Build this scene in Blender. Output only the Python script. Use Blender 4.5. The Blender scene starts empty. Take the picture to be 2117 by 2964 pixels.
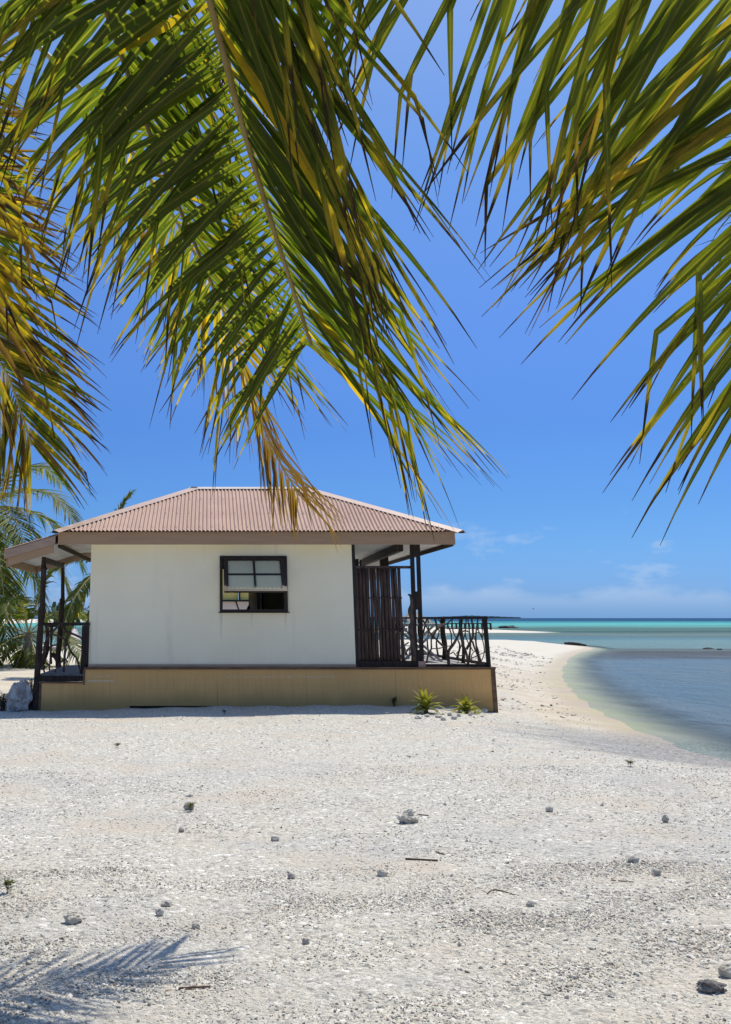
import bpy, math, random
import numpy as np
from mathutils import Vector, noise as mnoise
SC = bpy.context.scene
COL = SC.collection
# ------------------------------------------------------------------ camera, sky, sun, exposure
FPX, CX, CY, HOR, CAMZ = 2950.0, 606.0, 948.0, 1788.0, 1.6      # lens of the photograph in its own pixels
PIT = math.atan((HOR - CY) / FPX)
cam = bpy.data.cameras.new('camera'); camo = bpy.data.objects.new('camera', cam); COL.objects.link(camo)
cam.sensor_fit = 'VERTICAL'; cam.sensor_height = 24.0; cam.lens = FPX / 2964 * 24.0
cam.shift_x = (1058.5 - CX) / 2964; cam.shift_y = -(1482 - CY) / 2964
cam.clip_start = 0.05; cam.clip_end = 20000
camo.location = (0, 0, CAMZ); camo.rotation_euler = (math.radians(90) + PIT, 0, 0)
SC.camera = camo
SUN = Vector((0.32, 0.40, 1.0)).normalized()
SUN_EL = math.asin(SUN.z); SUN_AZ = math.atan2(SUN.x, SUN.y)
sl = bpy.data.lights.new('sun', 'SUN'); sl.energy = 3.15; sl.angle = math.radians(0.53); sl.color = (1.0, 0.935, 0.81)
so = bpy.data.objects.new('sun', sl); COL.objects.link(so); so.location = (0, 0, 40)
so.rotation_euler = (-SUN).to_track_quat('-Z', 'Y').to_euler()
SC.view_settings.view_transform = 'Standard'; SC.view_settings.look = 'None'
SC.view_settings.gamma = 1.0; SC.view_settings.use_curve_mapping = False
SC.view_settings.exposure = 0.50
SC.cycles.use_denoising = True
SC.cycles.max_bounces = 8; SC.cycles.transparent_max_bounces = 16

class NT:                                                           # small node-tree helper
    def __init__(s, tree):
        s.t = tree; tree.nodes.clear()
    def n(s, typ, **kw):
        nd = s.t.nodes.new(typ)
        for k, v in kw.items():
            if k == 'i':
                for a, b in v.items():
                    sock = nd.inputs[a]
                    if hasattr(b, 'is_output') or isinstance(b, bpy.types.NodeSocket): s.t.links.new(b, sock)
                    else: sock.default_value = b
            else: setattr(nd, k, v)
        return nd
    def l(s, a, b): s.t.links.new(a, b)
    def math(s, op, a, b=None, c=None, clamp=False):
        nd = s.t.nodes.new('ShaderNodeMath'); nd.operation = op; nd.use_clamp = clamp
        for k, v in enumerate((a, b, c)):
            if v is None: continue
            if isinstance(v, bpy.types.NodeSocket): s.t.links.new(v, nd.inputs[k])
            else: nd.inputs[k].default_value = v
        return nd.outputs[0]
    def mix(s, f, a, b, blend='MIX'):
        nd = s.t.nodes.new('ShaderNodeMix'); nd.data_type = 'RGBA'; nd.blend_type = blend
        for k, v in ((0, f), (6, a), (7, b)):
            if isinstance(v, bpy.types.NodeSocket): s.t.links.new(v, nd.inputs[k])
            else: nd.inputs[k].default_value = (*v, 1) if k and len(v) == 3 else v
        return nd.outputs[2]
    def ss(s, x, lo, hi, a=0.0, b=1.0):                              # smoothstep map range
        nd = s.t.nodes.new('ShaderNodeMapRange'); nd.interpolation_type = 'SMOOTHSTEP'
        s.t.links.new(x, nd.inputs[0])
        for k, v in ((1, lo), (2, hi), (3, a), (4, b)):
            if isinstance(v, bpy.types.NodeSocket): s.t.links.new(v, nd.inputs[k])
            else: nd.inputs[k].default_value = v
        return nd.outputs[0]
    def noise(s, vec, scale, detail=4, rough=0.55, dist=0.0):
        nd = s.t.nodes.new('ShaderNodeTexNoise')
        if vec is not None: s.t.links.new(vec, nd.inputs['Vector'])
        nd.inputs['Scale'].default_value = scale; nd.inputs['Detail'].default_value = detail
        nd.inputs['Roughness'].default_value = rough; nd.inputs['Distortion'].default_value = dist
        return nd.outputs[0]
    def mapping(s, vec, scale=(1, 1, 1), loc=(0, 0, 0)):
        nd = s.t.nodes.new('ShaderNodeMapping'); s.t.links.new(vec, nd.inputs[0])
        nd.inputs['Scale'].default_value = scale; nd.inputs['Location'].default_value = loc
        return nd.outputs[0]

w = bpy.data.worlds.new('World'); SC.world = w; w.use_nodes = True
t = NT(w.node_tree)
sky = t.n('ShaderNodeTexSky', sky_type='NISHITA', sun_disc=False, sun_elevation=SUN_EL, sun_rotation=SUN_AZ,
          altitude=0.0, air_density=1.0, dust_density=0.5, ozone_density=4.0)
tc = t.n('ShaderNodeTexCoord')
sep = t.n('ShaderNodeSeparateXYZ'); t.l(tc.outputs['Generated'], sep.inputs[0])
el = t.math('ARCSINE', sep.outputs[2]); az = t.math('ARCTAN2', sep.outputs[0], sep.outputs[1])
# sea air: the lowest degrees of the sky are a clear pale blue here, not white
cr = t.n('ShaderNodeValToRGB'); t.l(t.math('DIVIDE', el, 1.0), cr.inputs[0])
st = [(0.0, (.172, .37, .87)), (.0157, (.181, .355, .798)), (.029, (.185, .35, .755)), (.058, (.182, .35, .677)), (.096, (.179, .34, .617)), (.175, (.199, .346, .617)),
      (.279, (.296, .443, .71)), (.428, (.43, .587, .80)), (.564, (.646, .728, .862)), (.9, (1.0, 1.0, 1.0))]
while len(cr.color_ramp.elements) < len(st): cr.color_ramp.elements.new(0.5)
for e_, (q_, c_) in zip(cr.color_ramp.elements, st): e_.position = q_; e_.color = (*c_, 1)
skyc = t.mix(1.0, sky.outputs[0], cr.outputs[0], 'MULTIPLY')
# fair-weather cloud banks that hug the horizon all round
cv = t.n('ShaderNodeCombineXYZ'); t.l(az, cv.inputs[0]); t.l(t.math('MULTIPLY', el, 2.2), cv.inputs[1])
n1 = t.noise(t.mapping(cv.outputs[0], (1, 1, 1), (0.37, 0.2, 0.0)), 15.0, 8, 0.58)
n2 = t.noise(t.mapping(cv.outputs[0], (1, 0.1, 1), (1.9, 0, 0)), 7.0, 2, 0.5)
top = t.math('MULTIPLY_ADD', t.math('SUBTRACT', n2, 0.5), 0.07, 0.024)
body = t.ss(t.math('SUBTRACT', t.math('MULTIPLY_ADD', t.math('SUBTRACT', n1, 0.5), 0.05, top), el), -0.006, 0.010)
puff = t.math('MULTIPLY', t.ss(n1, 0.55, 0.68), t.ss(el, 0.10, 0.075))
puff = t.math('MULTIPLY', puff, t.ss(el, 0.0, 0.02))
dens = t.math('MAXIMUM', t.math('MULTIPLY', body, t.ss(el, 0.0, 0.035, 0.04, 0.6)), t.math('MULTIPLY', puff, 0.34))
skyc = t.mix(dens, skyc, (3.0, 3.7, 4.7))
bg = t.n('ShaderNodeBackground'); t.l(skyc, bg.inputs[0]); bg.inputs[1].default_value = 0.128
t.l(bg.outputs[0], t.n('ShaderNodeOutputWorld').inputs[0])

# ------------------------------------------------------------------ helpers
rng = random.Random(7)
def P(u, v, Y):                                                     # photo pixel + distance north -> point in the place
    a, b = (u - CX) / FPX, (CY - v) / FPX
    dy = math.cos(PIT) - b * math.sin(PIT); dz = math.sin(PIT) + b * math.cos(PIT)
    k = Y / dy
    return Vector((a * k, Y, CAMZ + dz * k))
def G(u, v, z=0.0):
    a, b = (u - CX) / FPX, (CY - v) / FPX
    dy = math.cos(PIT) - b * math.sin(PIT); dz = math.sin(PIT) + b * math.cos(PIT)
    k = (z - CAMZ) / dz
    return Vector((a * k, dy * k, z))
def xf(u, v, Y): return P(u, v, Y).x
def zf(v, Y): return P(CX, v, Y).z
ORG = {}
def tag(o, label=None, cat=None, group=None, kind=None):
    if label: o['label'] = label
    if cat: o['category'] = cat
    if group: o['group'] = group
    if kind: o['kind'] = kind
    return o
def thing(name, loc, label, cat, group=None):
    o = bpy.data.objects.new(name, None); o.empty_display_size = 0.2
    COL.objects.link(o); o.location = loc; ORG[o.name] = Vector(loc)
    return tag(o, label, cat, group)
class MB:
    def __init__(s): s.v = []; s.f = []; s.a = {}
    def add(self, vs, fs, **at):
        k = len(self.v)
        self.v += [tuple(p) for p in vs]; self.f += [tuple(i + k for i in f) for f in fs]
        for n, vals in at.items():
            if not hasattr(vals, '__len__'): vals = [vals] * len(vs)
            self.a.setdefault(n, []).extend(vals)
        return self
    def box(s, x0, x1, y0, y1, z0, z1):
        return s.add([(x, y, z) for z in (z0, z1) for y in (y0, y1) for x in (x0, x1)],
              [(0, 2, 3, 1), (4, 5, 7, 6), (0, 1, 5, 4), (2, 6, 7, 3), (0, 4, 6, 2), (1, 3, 7, 5)])
    def beam(s, p0, p1, w_, h_, up=(0, 0, 1)):
        p0, p1 = Vector(p0), Vector(p1); d = (p1 - p0).normalized(); up = Vector(up)
        sx = d.cross(up)
        if sx.length < 1e-4: sx = d.cross(Vector((0, 1, 0)))
        sx.normalize(); u = sx.cross(d).normalized()
        vs = [p + sx * a * w_ / 2 + u * b * h_ / 2 for p in (p0, p1) for a, b in ((-1, -1), (1, -1), (1, 1), (-1, 1))]
        return s.add(vs, [(0, 3, 2, 1), (4, 5, 6, 7), (0, 1, 5, 4), (1, 2, 6, 5), (2, 3, 7, 6), (3, 0, 4, 7)])
    def tube(s, pts, rad, n=7, sub=1, rough=0.0, sd=0):
        pts = [Vector(p) for p in pts]
        if not hasattr(rad, '__len__'): rad = [rad] * len(pts)
        if sub > 1: pts, rad = smooth(pts, rad, sub)
        vs = []; prev = None
        for i, p in enumerate(pts):
            d = (pts[min(i + 1, len(pts) - 1)] - pts[max(i - 1, 0)]).normalized()
            if prev is None:
                a = d.cross(Vector((0.3, 0.9, 0.2)));
                if a.length < 1e-3: a = d.cross(Vector((1, 0, 0)))
            else: a = prev - d * prev.dot(d)
            a.normalize(); prev = a; b = d.cross(a)
            for k in range(n):
                an = 2 * math.pi * k / n; r = rad[i]
                if rough: r *= 1 + rough * mnoise.noise((p * 9) + Vector((math.cos(an) * 1.3, math.sin(an) * 1.3, sd * 3.1)))
                vs.append(p + (a * math.cos(an) + b * math.sin(an)) * r)
        fs = [(i * n + k, i * n + (k + 1) % n, (i + 1) * n + (k + 1) % n, (i + 1) * n + k)
              for i in range(len(pts) - 1) for k in range(n)]
        fs += [tuple(range(n - 1, -1, -1)), tuple((len(pts) - 1) * n + k for k in range(n))]
        return s.add(vs, fs)
    def build(s, name, mat, parent=None, smooth_=False, org=None):
        o_ = Vector(org) if org is not None else (ORG[parent.name] if parent else Vector((0, 0, 0)))
        me = bpy.data.meshes.new(name)
        me.from_pydata([(x - o_.x, y - o_.y, z - o_.z) for x, y, z in s.v], [], s.f); me.update()
        for n, vals in s.a.items():
            at = me.attributes.new(n, 'FLOAT', 'POINT'); at.data.foreach_set('value', np.asarray(vals, np.float32))
        if smooth_: me.polygons.foreach_set('use_smooth', [True] * len(me.polygons))
        if mat: me.materials.append(mat)
        o = bpy.data.objects.new(name, me); COL.objects.link(o)
        if parent: o.parent = parent
        else: o.location = o_
        ORG[o.name] = o_
        return o
def smooth(pts, rad, sub):
    P_ = []; R_ = []; n = len(pts)
    for i in range(n - 1):
        a, b, c, d = pts[max(i - 1, 0)], pts[i], pts[i + 1], pts[min(i + 2, n - 1)]
        for k in range(sub):
            q = k / sub
            P_.append(0.5 * ((2 * b) + (c - a) * q + (2 * a - 5 * b + 4 * c - d) * q * q + (3 * b - a - 3 * c + d) * q ** 3))
            R_.append(rad[i] * (1 - q) + rad[i + 1] * q)
    return P_ + [pts[-1]], R_ + [rad[-1]]

# ------------------------------------------------------------------ materials
def M(name, col, rough=0.7, col2=None, scale=3.0, detail=5, bump=0.0, bscale=30.0, stretch=(1, 1, 1), spec=0.3, metal=0.0, lo=0.35, hi=0.65, extra=None):
    m = bpy.data.materials.new(name); m.use_nodes = True; t = NT(m.node_tree)
    b = t.n('ShaderNodeBsdfPrincipled'); b.inputs['Roughness'].default_value = rough
    b.inputs['Specular IOR Level'].default_value = spec; b.inputs['Metallic'].default_value = metal
    g = t.n('ShaderNodeNewGeometry'); v = t.mapping(g.outputs['Position'], stretch)
    c = None
    if col2:
        c = t.mix(t.ss(t.noise(v, scale, detail, 0.6), lo, hi), col, col2)
    if extra: c = extra(t, g.outputs['Position'], c if c is not None else t.mix(0.0, col, col))
    if c is not None: t.l(c, b.inputs['Base Color'])
    else: b.inputs['Base Color'].default_value = (*col, 1)
    if bump:
        bp = t.n('ShaderNodeBump'); bp.inputs['Strength'].default_value = bump; bp.inputs['Distance'].default_value = 0.02
        t.l(t.noise(v, bscale, 6, 0.65), bp.inputs['Height']); t.l(bp.outputs[0], b.inputs['Normal'])
    t.l(b.outputs[0], t.n('ShaderNodeOutputMaterial').inputs[0])
    return m
# ------------------------------------------------------------------ terrain: beach, spit, sand bar, sea
WL = -0.30                                                          # water level
def Gd(x, y, z=WL):
    g = G(x * 1.30357, y * 1.30357, z); return (g.x, g.y)
main_land = [Gd(1624, 1692), Gd(1560, 1672), Gd(1500, 1650), Gd(1400, 1610), Gd(1330, 1575), Gd(1283, 1540), Gd(1256, 1510), Gd(1250, 1485),
             Gd(1262, 1462), Gd(1290, 1449), Gd(1318, 1442.5), Gd(1322, 1439.5), Gd(1290, 1434), Gd(1200, 1429), Gd(1090, 1427), Gd(900, 1428), Gd(600, 1430),
             Gd(300, 1434), Gd(60, 1437), Gd(-300, 1439), (-60, 62), (-110, 55), (-220, 40), (-500, 0), (-900, -400), (-900, -2400), (900, -2400), (500, -300), (90, -40), (40, -12), (22, 3), (12.5, 10.8)]
sand_bar = [Gd(1245, 1404.5), Gd(1180, 1405.5), Gd(1090, 1405), Gd(1000, 1406), Gd(900, 1405), Gd(700, 1403), Gd(700, 1395), Gd(900, 1393.5), Gd(1020, 1394), Gd(1110, 1398), Gd(1200, 1402)]
far_isle = [(-95, 205), (-62, 240), (-70, 330), (-60, 520), (10, 700), (-30, 820), (-500, 900), (-1300, 800), (-1300, 300), (-500, 215), (-220, 196)]
def sdist(x, y, poly):
    x = np.asarray(x, float); y = np.asarray(y, float); best = np.full(x.shape, 1e18); ins = np.zeros(x.shape, bool)
    n = len(poly)
    for i in range(n):
        (ax, ay), (bx, by) = poly[i], poly[(i + 1) % n]
        dx, dy = bx - ax, by - ay; L = dx * dx + dy * dy
        q = np.clip(((x - ax) * dx + (y - ay) * dy) / L, 0, 1)
        best = np.minimum(best, (x - ax - q * dx) ** 2 + (y - ay - q * dy) ** 2)
        cond = (ay > y) != (by > y)
        with np.errstate(divide='ignore', invalid='ignore'):
            xi = ax + (y - ay) * dx / (dy if dy else 1e-12)
        ins ^= cond & (x < xi)
    d = np.sqrt(best)
    return np.where(ins, d, -d)
def sst(a, b, x):
    q = np.clip((x - a) / (b - a), 0, 1); return q * q * (3 - 2 * q)
def und(x, y):
    return (0.022 * np.sin(x * 0.83 + 1.1 * np.sin(y * 0.41)) * np.cos(y * 0.57 + 0.4) + 0.012 * np.sin(x * 2.1 + y * 1.3) * np.sin(y * 1.9 - x * 0.7)
            + 0.006 * np.sin(x * 5.3 - y * 3.1) * np.cos(y * 4.7 + x * 1.9))
def height(x, y):
    x = np.asarray(x, float); y = np.asarray(y, float)
    d0 = sdist(x, y, main_land) + 0.12 * np.sin(x * 1.7 + y * 0.9) * np.cos(y * 1.3) ; d1 = sdist(x, y, sand_bar); d2 = sdist(x, y, far_isle)
    z0 = WL + (0.30 + np.clip(0.0135 * x, -0.05, 0.05)) * sst(-0.6, 4.2, d0) - 0.30 * sst(-0.6, 4.2, 0.0) + und(x, y) * sst(0.2, 2.5, d0)
    z0 = z0
    z0 = np.where(d0 < 0, WL + 0.075 * np.maximum(d0, -22), z0)
    z0 = np.where(d0 >= 0, WL + 0.02 * sst(0, .5, d0) + (0.28 + np.clip(0.0135 * x, -0.05, 0.05)) * sst(0.0, 4.2, d0) + und(x, y) * sst(0.4, 2.5, d0), z0)
    z0 = z0 + np.where((x > -3.6) & (x < 5.8), 1.0, 0.0) * sst(.55, .05, np.abs(y - 19.86)) * (.016 + .018 * np.sin(x * 2.3 + 1) * np.sin(x * .9) + .010 * np.sin(x * 7.1))
    z1 = np.where(d1 < 0, WL + 0.05 * np.maximum(d1, -30), WL + 0.35 * sst(0, 12, d1))
    z2 = np.where(d2 < 0, WL + 0.05 * np.maximum(d2, -30), WL + 0.9 * sst(0, 60, d2))
    return np.maximum(np.maximum(z0, z1), z2), np.maximum(np.maximum(d0, d1), d2), d0
def gz(x, y): return float(height(np.array([x]), np.array([y]))[0][0])
N_ = 330
tt = np.linspace(-1, 1, N_)
gx = 2.5 + 6000 * np.sinh(8.2 * tt) / math.sinh(8.2)
gy = 14.0 + 6000 * np.sinh(8.2 * tt) / math.sinh(8.2)
XX, YY = np.meshgrid(gx, gy); HZ, SD, D0 = height(XX, YY)
def grid_obj(name, Z, keep, mat, attrs):
    idx = np.arange(N_ * N_).reshape(N_, N_)
    q = np.stack([idx[:-1, :-1], idx[:-1, 1:], idx[1:, 1:], idx[1:, :-1]], -1)
    if keep is not None:
        k = keep[:-1, :-1] | keep[1:, :-1] | keep[:-1, 1:] | keep[1:, 1:]; q = q[k]
    q = q.reshape(-1, 4)
    used = np.unique(q); remap = np.zeros(N_ * N_, int); remap[used] = np.arange(len(used)); q = remap[q]
    V = np.stack([XX.ravel(), YY.ravel(), Z.ravel()], -1)[used]
    me = bpy.data.meshes.new(name); me.vertices.add(len(V)); me.vertices.foreach_set('co', V.ravel())
    me.loops.add(q.size); me.loops.foreach_set('vertex_index', q.ravel().astype(np.int32))
    me.polygons.add(len(q)); me.polygons.foreach_set('loop_start', np.arange(0, q.size, 4, dtype=np.int32)); me.update(calc_edges=True)
    me.polygons.foreach_set('use_smooth', [True] * len(q))
    for n, a in attrs.items():
        at = me.attributes.new(n, 'FLOAT', 'POINT'); at.data.foreach_set('value', a.ravel()[used].astype(np.float32))
    me.materials.append(mat); me.validate()
    o = bpy.data.objects.new(name, me); COL.objects.link(o); return o
def attr(t, n): return t.n('ShaderNodeAttribute', attribute_name=n).outputs['Fac']

def ground_mat():
    m = bpy.data.materials.new('coral_gravel_and_sand'); m.use_nodes = True; t = NT(m.node_tree)
    p = t.n('ShaderNodeNewGeometry').outputs['Position']
    beach = attr(t, 'beach'); shore = attr(t, 'shore')
    # fine coral grit: cells of pale and grey grains
    vo = t.n('ShaderNodeTexVoronoi'); t.l(p, vo.inputs['Vector']); vo.inputs['Scale'].default_value = 95.0
    grain = t.n('ShaderNodeSeparateColor'); t.l(vo.outputs['Color'], grain.inputs[0])
    g1 = t.mix(t.ss(grain.outputs[0], 0.1, 0.9), (0.45, 0.425, 0.36), (0.715, 0.68, 0.585))
    vo2 = t.n('ShaderNodeTexVoronoi'); t.l(p, vo2.inputs['Vector']); vo2.inputs['Scale'].default_value = 30.0
    gr2 = t.n('ShaderNodeSeparateColor'); t.l(vo2.outputs['Color'], gr2.inputs[0])
    g1 = t.mix(t.ss(gr2.outputs[1], 0.86, 1.0), g1, (0.30, 0.29, 0.265))
    g1 = t.mix(t.ss(gr2.outputs[2], 0.88, 1.0), g1, (0.88, 0.85, 0.77))
    patch = t.ss(t.noise(p, 0.75, 5, 0.6), 0.46, 0.68)
    g1 = t.mix(t.math('MULTIPLY', patch, 0.7), g1, (0.60, 0.52, 0.41))
    g1 = t.mix(t.math('MULTIPLY', t.ss(t.noise(t.mapping(p, (1, 1, 1), (7, 3, 0)), 0.5, 4, 0.6), 0.5, 0.7), 0.40), g1, (0.43, 0.43, 0.42))
    nz = t.noise(t.mapping(p, (1, 0.55, 1)), 16.0, 6, 0.7)
    g1 = t.mix(t.ss(nz, 0.56, 0.70), g1, (0.33, 0.32, 0.30))
    yy_ = t.n('ShaderNodeSeparateXYZ', i={0: p}).outputs[1]
    shg = t.math('MULTIPLY', t.ss(t.math('MULTIPLY_ADD', t.math('SUBTRACT', t.noise(t.mapping(p, (0.5, 1.4, 1)), 1.3, 5, 0.65), 0.5), 6.0, shore), 3.4, 1.2), t.ss(yy_, 19.5, 16.5))
    # pale beach sand
    s1 = t.mix(t.ss(t.noise(p, 0.9, 5, 0.6), 0.35, 0.65), (0.55, 0.475, 0.355), (0.64, 0.575, 0.46))
    weed = t.math('MULTIPLY', t.ss(t.noise(t.mapping(p, (0.8, 0.35, 1)), 6.0, 6, 0.7), 0.60, 0.68), t.ss(shore, 6.0, 2.0))
    s1 = t.mix(t.math('MULTIPLY', weed, 0.7), s1, (0.30, 0.26, 0.20))
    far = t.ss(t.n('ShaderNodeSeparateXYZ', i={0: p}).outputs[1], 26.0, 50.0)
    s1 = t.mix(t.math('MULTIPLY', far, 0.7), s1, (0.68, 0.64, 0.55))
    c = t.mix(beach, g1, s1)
    wet = t.ss(t.math('MULTIPLY_ADD', t.math('SUBTRACT', t.noise(p, 1.6, 4), 0.5), 1.0, shore), 1.15, 0.1)
    wetc = t.mix(t.ss(t.noise(p, 0.5, 3), 0.4, 0.6), (0.47, 0.41, 0.27), (0.47, 0.38, 0.31))
    c = t.mix(t.math('MULTIPLY', wet, 0.75), c, wetc)
    c = t.mix(t.math('MULTIPLY', shg, 0.8), c, t.mix(t.ss(gr2.outputs[0], 0.3, 0.8), (0.20, 0.195, 0.19), (0.42, 0.41, 0.39)))
    bed = t.ss(shore, 0.1, -2.0); c = t.mix(bed, c, (0.34, 0.36, 0.36))
    b = t.n('ShaderNodeBsdfPrincipled'); t.l(c, b.inputs['Base Color']); b.inputs['Specular IOR Level'].default_value = 0.15
    b.inputs['Roughness'].default_value = 0.9
    h = t.math('MULTIPLY', vo.outputs['Distance'], -0.5)
    h = t.math('ADD', h, t.math('MULTIPLY', t.math('MULTIPLY', vo2.outputs['Distance'], -1.0), t.ss(beach, 0.2, 0.8, 1.0, 0.3)))
    h = t.math('ADD', h, t.math('MULTIPLY', t.noise(p, 9.0, 8, 0.7), 2.2))
    bp = t.n('ShaderNodeBump'); bp.inputs['Strength'].default_value = 0.8; bp.inputs['Distance'].default_value = 0.018
    t.l(h, bp.inputs['Height']); t.l(bp.outputs[0], b.inputs['Normal'])
    t.l(b.outputs[0], t.n('ShaderNodeOutputMaterial').inputs[0]); return m
beach_a = np.maximum(sst(25.2, 26.6, YY + 0.3 * np.sin(XX * 1.7)), sst(2.0, 1.4, D0) * sst(16.5, 19.5, YY))
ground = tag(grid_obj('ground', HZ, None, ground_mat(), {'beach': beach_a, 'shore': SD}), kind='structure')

def water_mat():
    m = bpy.data.materials.new('lagoon_water'); m.use_nodes = True; t = NT(m.node_tree)
    p = t.n('ShaderNodeNewGeometry').outputs['Position']; sp = t.n('ShaderNodeSeparateXYZ', i={0: p})
    depth = attr(t, 'depth')
    y = sp.outputs[1]
    wob = t.noise(t.mapping(p, (0.012, 0.02, 1)), 1.0, 4, 0.55)
    ly = t.math('LOGARITHM', t.math('MAXIMUM', y, 2.0), 10.0)
    ly = t.math('MULTIPLY_ADD', t.math('SUBTRACT', wob, 0.5), 0.10, ly)
    ly = t.math('MULTIPLY_ADD', t.math('SUBTRACT', t.noise(t.mapping(p, (0.035, 0.16, 1)), 1.0, 5, 0.6), 0.5), 0.20, ly)
    cr = t.n('ShaderNodeValToRGB'); t.l(t.math('DIVIDE', ly, 4.0), cr.inputs[0])
    E = cr.color_ramp.elements
    stops = [(1.0, (0.125, 0.20, 0.265)), (1.69, (0.155, 0.245, 0.315)), (1.75, (0.12, 0.13, 0.135)), (1.82, (0.125, 0.125, 0.115)), (1.86, (0.20, 0.31, 0.31)), (1.92, (0.20, 0.33, 0.33)), (2.01, (0.125, 0.24, 0.28)),
             (2.07, (0.15, 0.21, 0.19)), (2.11, (0.19, 0.265, 0.235)), (2.17, (0.10, 0.18, 0.155)), (2.33, (0.11, 0.22, 0.18)), (2.40, (0.14, 0.43, 0.38)), (2.54, (0.13, 0.50, 0.46)), (2.70, (0.05, 0.27, 0.33)), (2.85, (0.011, 0.065, 0.138)), (3.1, (0.012, 0.060, 0.13))]
    while len(E) < len(stops): E.new(0.5)
    for e, (q, c) in zip(E, stops): e.position = q / 4.0; e.color = (*c, 1)
    c = cr.outputs[0]
    reef = t.math('MULTIPLY', t.ss(t.noise(t.mapping(p, (0.004, 0.05, 1)), 1.0, 5, 0.6), 0.55, 0.62), t.ss(y, 70.0, 110.0))
    c = t.mix(t.math('MULTIPLY', t.math('MULTIPLY', reef, t.ss(y, 700.0, 400.0)), 0.7), c, (0.045, 0.09, 0.085))
    bay = t.ss(t.noise(t.mapping(p, (0.35, 0.16, 1)), 1.0, 5, 0.62), 0.38, 0.66)
    c = t.mix(t.math('MULTIPLY', t.math('MULTIPLY', bay, t.ss(y, 65.0, 45.0)), 0.55), c, (0.205, 0.265, 0.30))
    shal = t.ss(depth, 2.4, 0.4)                                     # sand bed glows through the shallows
    c = t.mix(t.math('MULTIPLY', shal, t.ss(y, 90.0, 40.0, 0.75, 0.45)), c, t.mix(t.ss(y, 45.0, 80.0), (0.22, 0.26, 0.275), (0.26, 0.38, 0.36)))
    wv = t.math('ADD', t.noise(t.mapping(p, (0.95, 0.55, 1)), 1.0, 7, 0.68), t.math('MULTIPLY', t.noise(t.mapping(p, (0.30, 0.20, 1)), 1.0, 3), 0.8))
    bp = t.n('ShaderNodeBump'); bp.inputs['Strength'].default_value = 0.9; bp.inputs['Distance'].default_value = 1.0
    t.l(wv, bp.inputs['Height'])
    df = t.n('ShaderNodeBsdfDiffuse'); t.l(c, df.inputs[0]); t.l(bp.outputs[0], df.inputs['Normal'])
    gl_ = t.n('ShaderNodeBsdfGlossy'); gl_.inputs['Roughness'].default_value = 0.12; t.l(bp.outputs[0], gl_.inputs['Normal'])
    fr_ = t.n('ShaderNodeFresnel'); fr_.inputs[0].default_value = 1.33; t.l(bp.outputs[0], fr_.inputs['Normal'])
    b = t.n('ShaderNodeMixShader'); t.l(t.math('MINIMUM', t.math('MULTIPLY', fr_.outputs[0], 0.55), 0.24), b.inputs[0]); t.l(df.outputs[0], b.inputs[1]); t.l(gl_.outputs[0], b.inputs[2])
    tr = t.n('ShaderNodeBsdfTransparent'); tr.inputs[0].default_value = (0.86, 0.95, 0.95, 1)
    mx = t.n('ShaderNodeMixShader')
    op = t.ss(t.math('MULTIPLY_ADD', t.math('SUBTRACT', t.noise(p, 0.7, 4), 0.5), 1.0, depth), 0.0, 1.8, 0.06, 1.0)
    t.l(op, mx.inputs[0]); t.l(tr.outputs[0], mx.inputs[1]); t.l(b.outputs[0], mx.inputs[2])
    t.l(mx.outputs[0], t.n('ShaderNodeOutputMaterial').inputs[0]); return m
tag(grid_obj('sea', np.full_like(HZ, WL), SD < 1.2, water_mat(), {'depth': -SD}), kind='structure')
# ------------------------------------------------------------------ bungalow materials
def wall_extra(t, p, c):
    sp = t.n('ShaderNodeSeparateXYZ', i={0: p})
    top = t.math('MULTIPLY', t.ss(sp.outputs[2], 1.9, 3.0), t.ss(t.noise(p, 0.8, 4), 0.3, 0.7))
    c = t.mix(t.math('MULTIPLY', top, 0.65), c, (0.88, 0.77, 0.47))
    st = t.noise(t.mapping(p, (5.0, 1, 0.25)), 1.0, 4, 0.6)
    c = t.mix(t.math('MULTIPLY', t.ss(st, 0.56, 0.72), 0.22), c, (0.45, 0.44, 0.40))
    for xc, wd_, ln in ((-.03, .035, .75), (1.19, .03, .45), (.55, .02, .35)):                # drip stains below the window
        q_ = t.math('MULTIPLY', t.ss(t.math('ABSOLUTE', t.math('SUBTRACT', sp.outputs[0], xc + xf(645, 1690, 20.0))), wd_, wd_ * .2), t.ss(sp.outputs[2], zf(1772, 20.0) - ln, zf(1772, 20.0)))
        q_ = t.math('MULTIPLY', q_, t.ss(sp.outputs[2], zf(1768, 20.0), zf(1773, 20.0)))
        c = t.mix(t.math('MULTIPLY', q_, .30), c, (0.36, 0.33, 0.27))
    gr_ = t.math('MULTIPLY', t.ss(t.math('MULTIPLY_ADD', t.noise(t.mapping(p, (2.5, 1, 1)), 1.0, 5, .65), .35, sp.outputs[2]), 1.12, .82), .16)
    c = t.mix(gr_, c, (0.50, 0.45, 0.34))
    return c
m_wall = M('cream_render', (0.955, 0.875, 0.635), 0.85, (0.92, 0.84, 0.61), 1.2, bump=0.25, bscale=120, extra=wall_extra)
m_inner = M('inner_wall', (0.62, 0.56, 0.42), 0.8)
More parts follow.
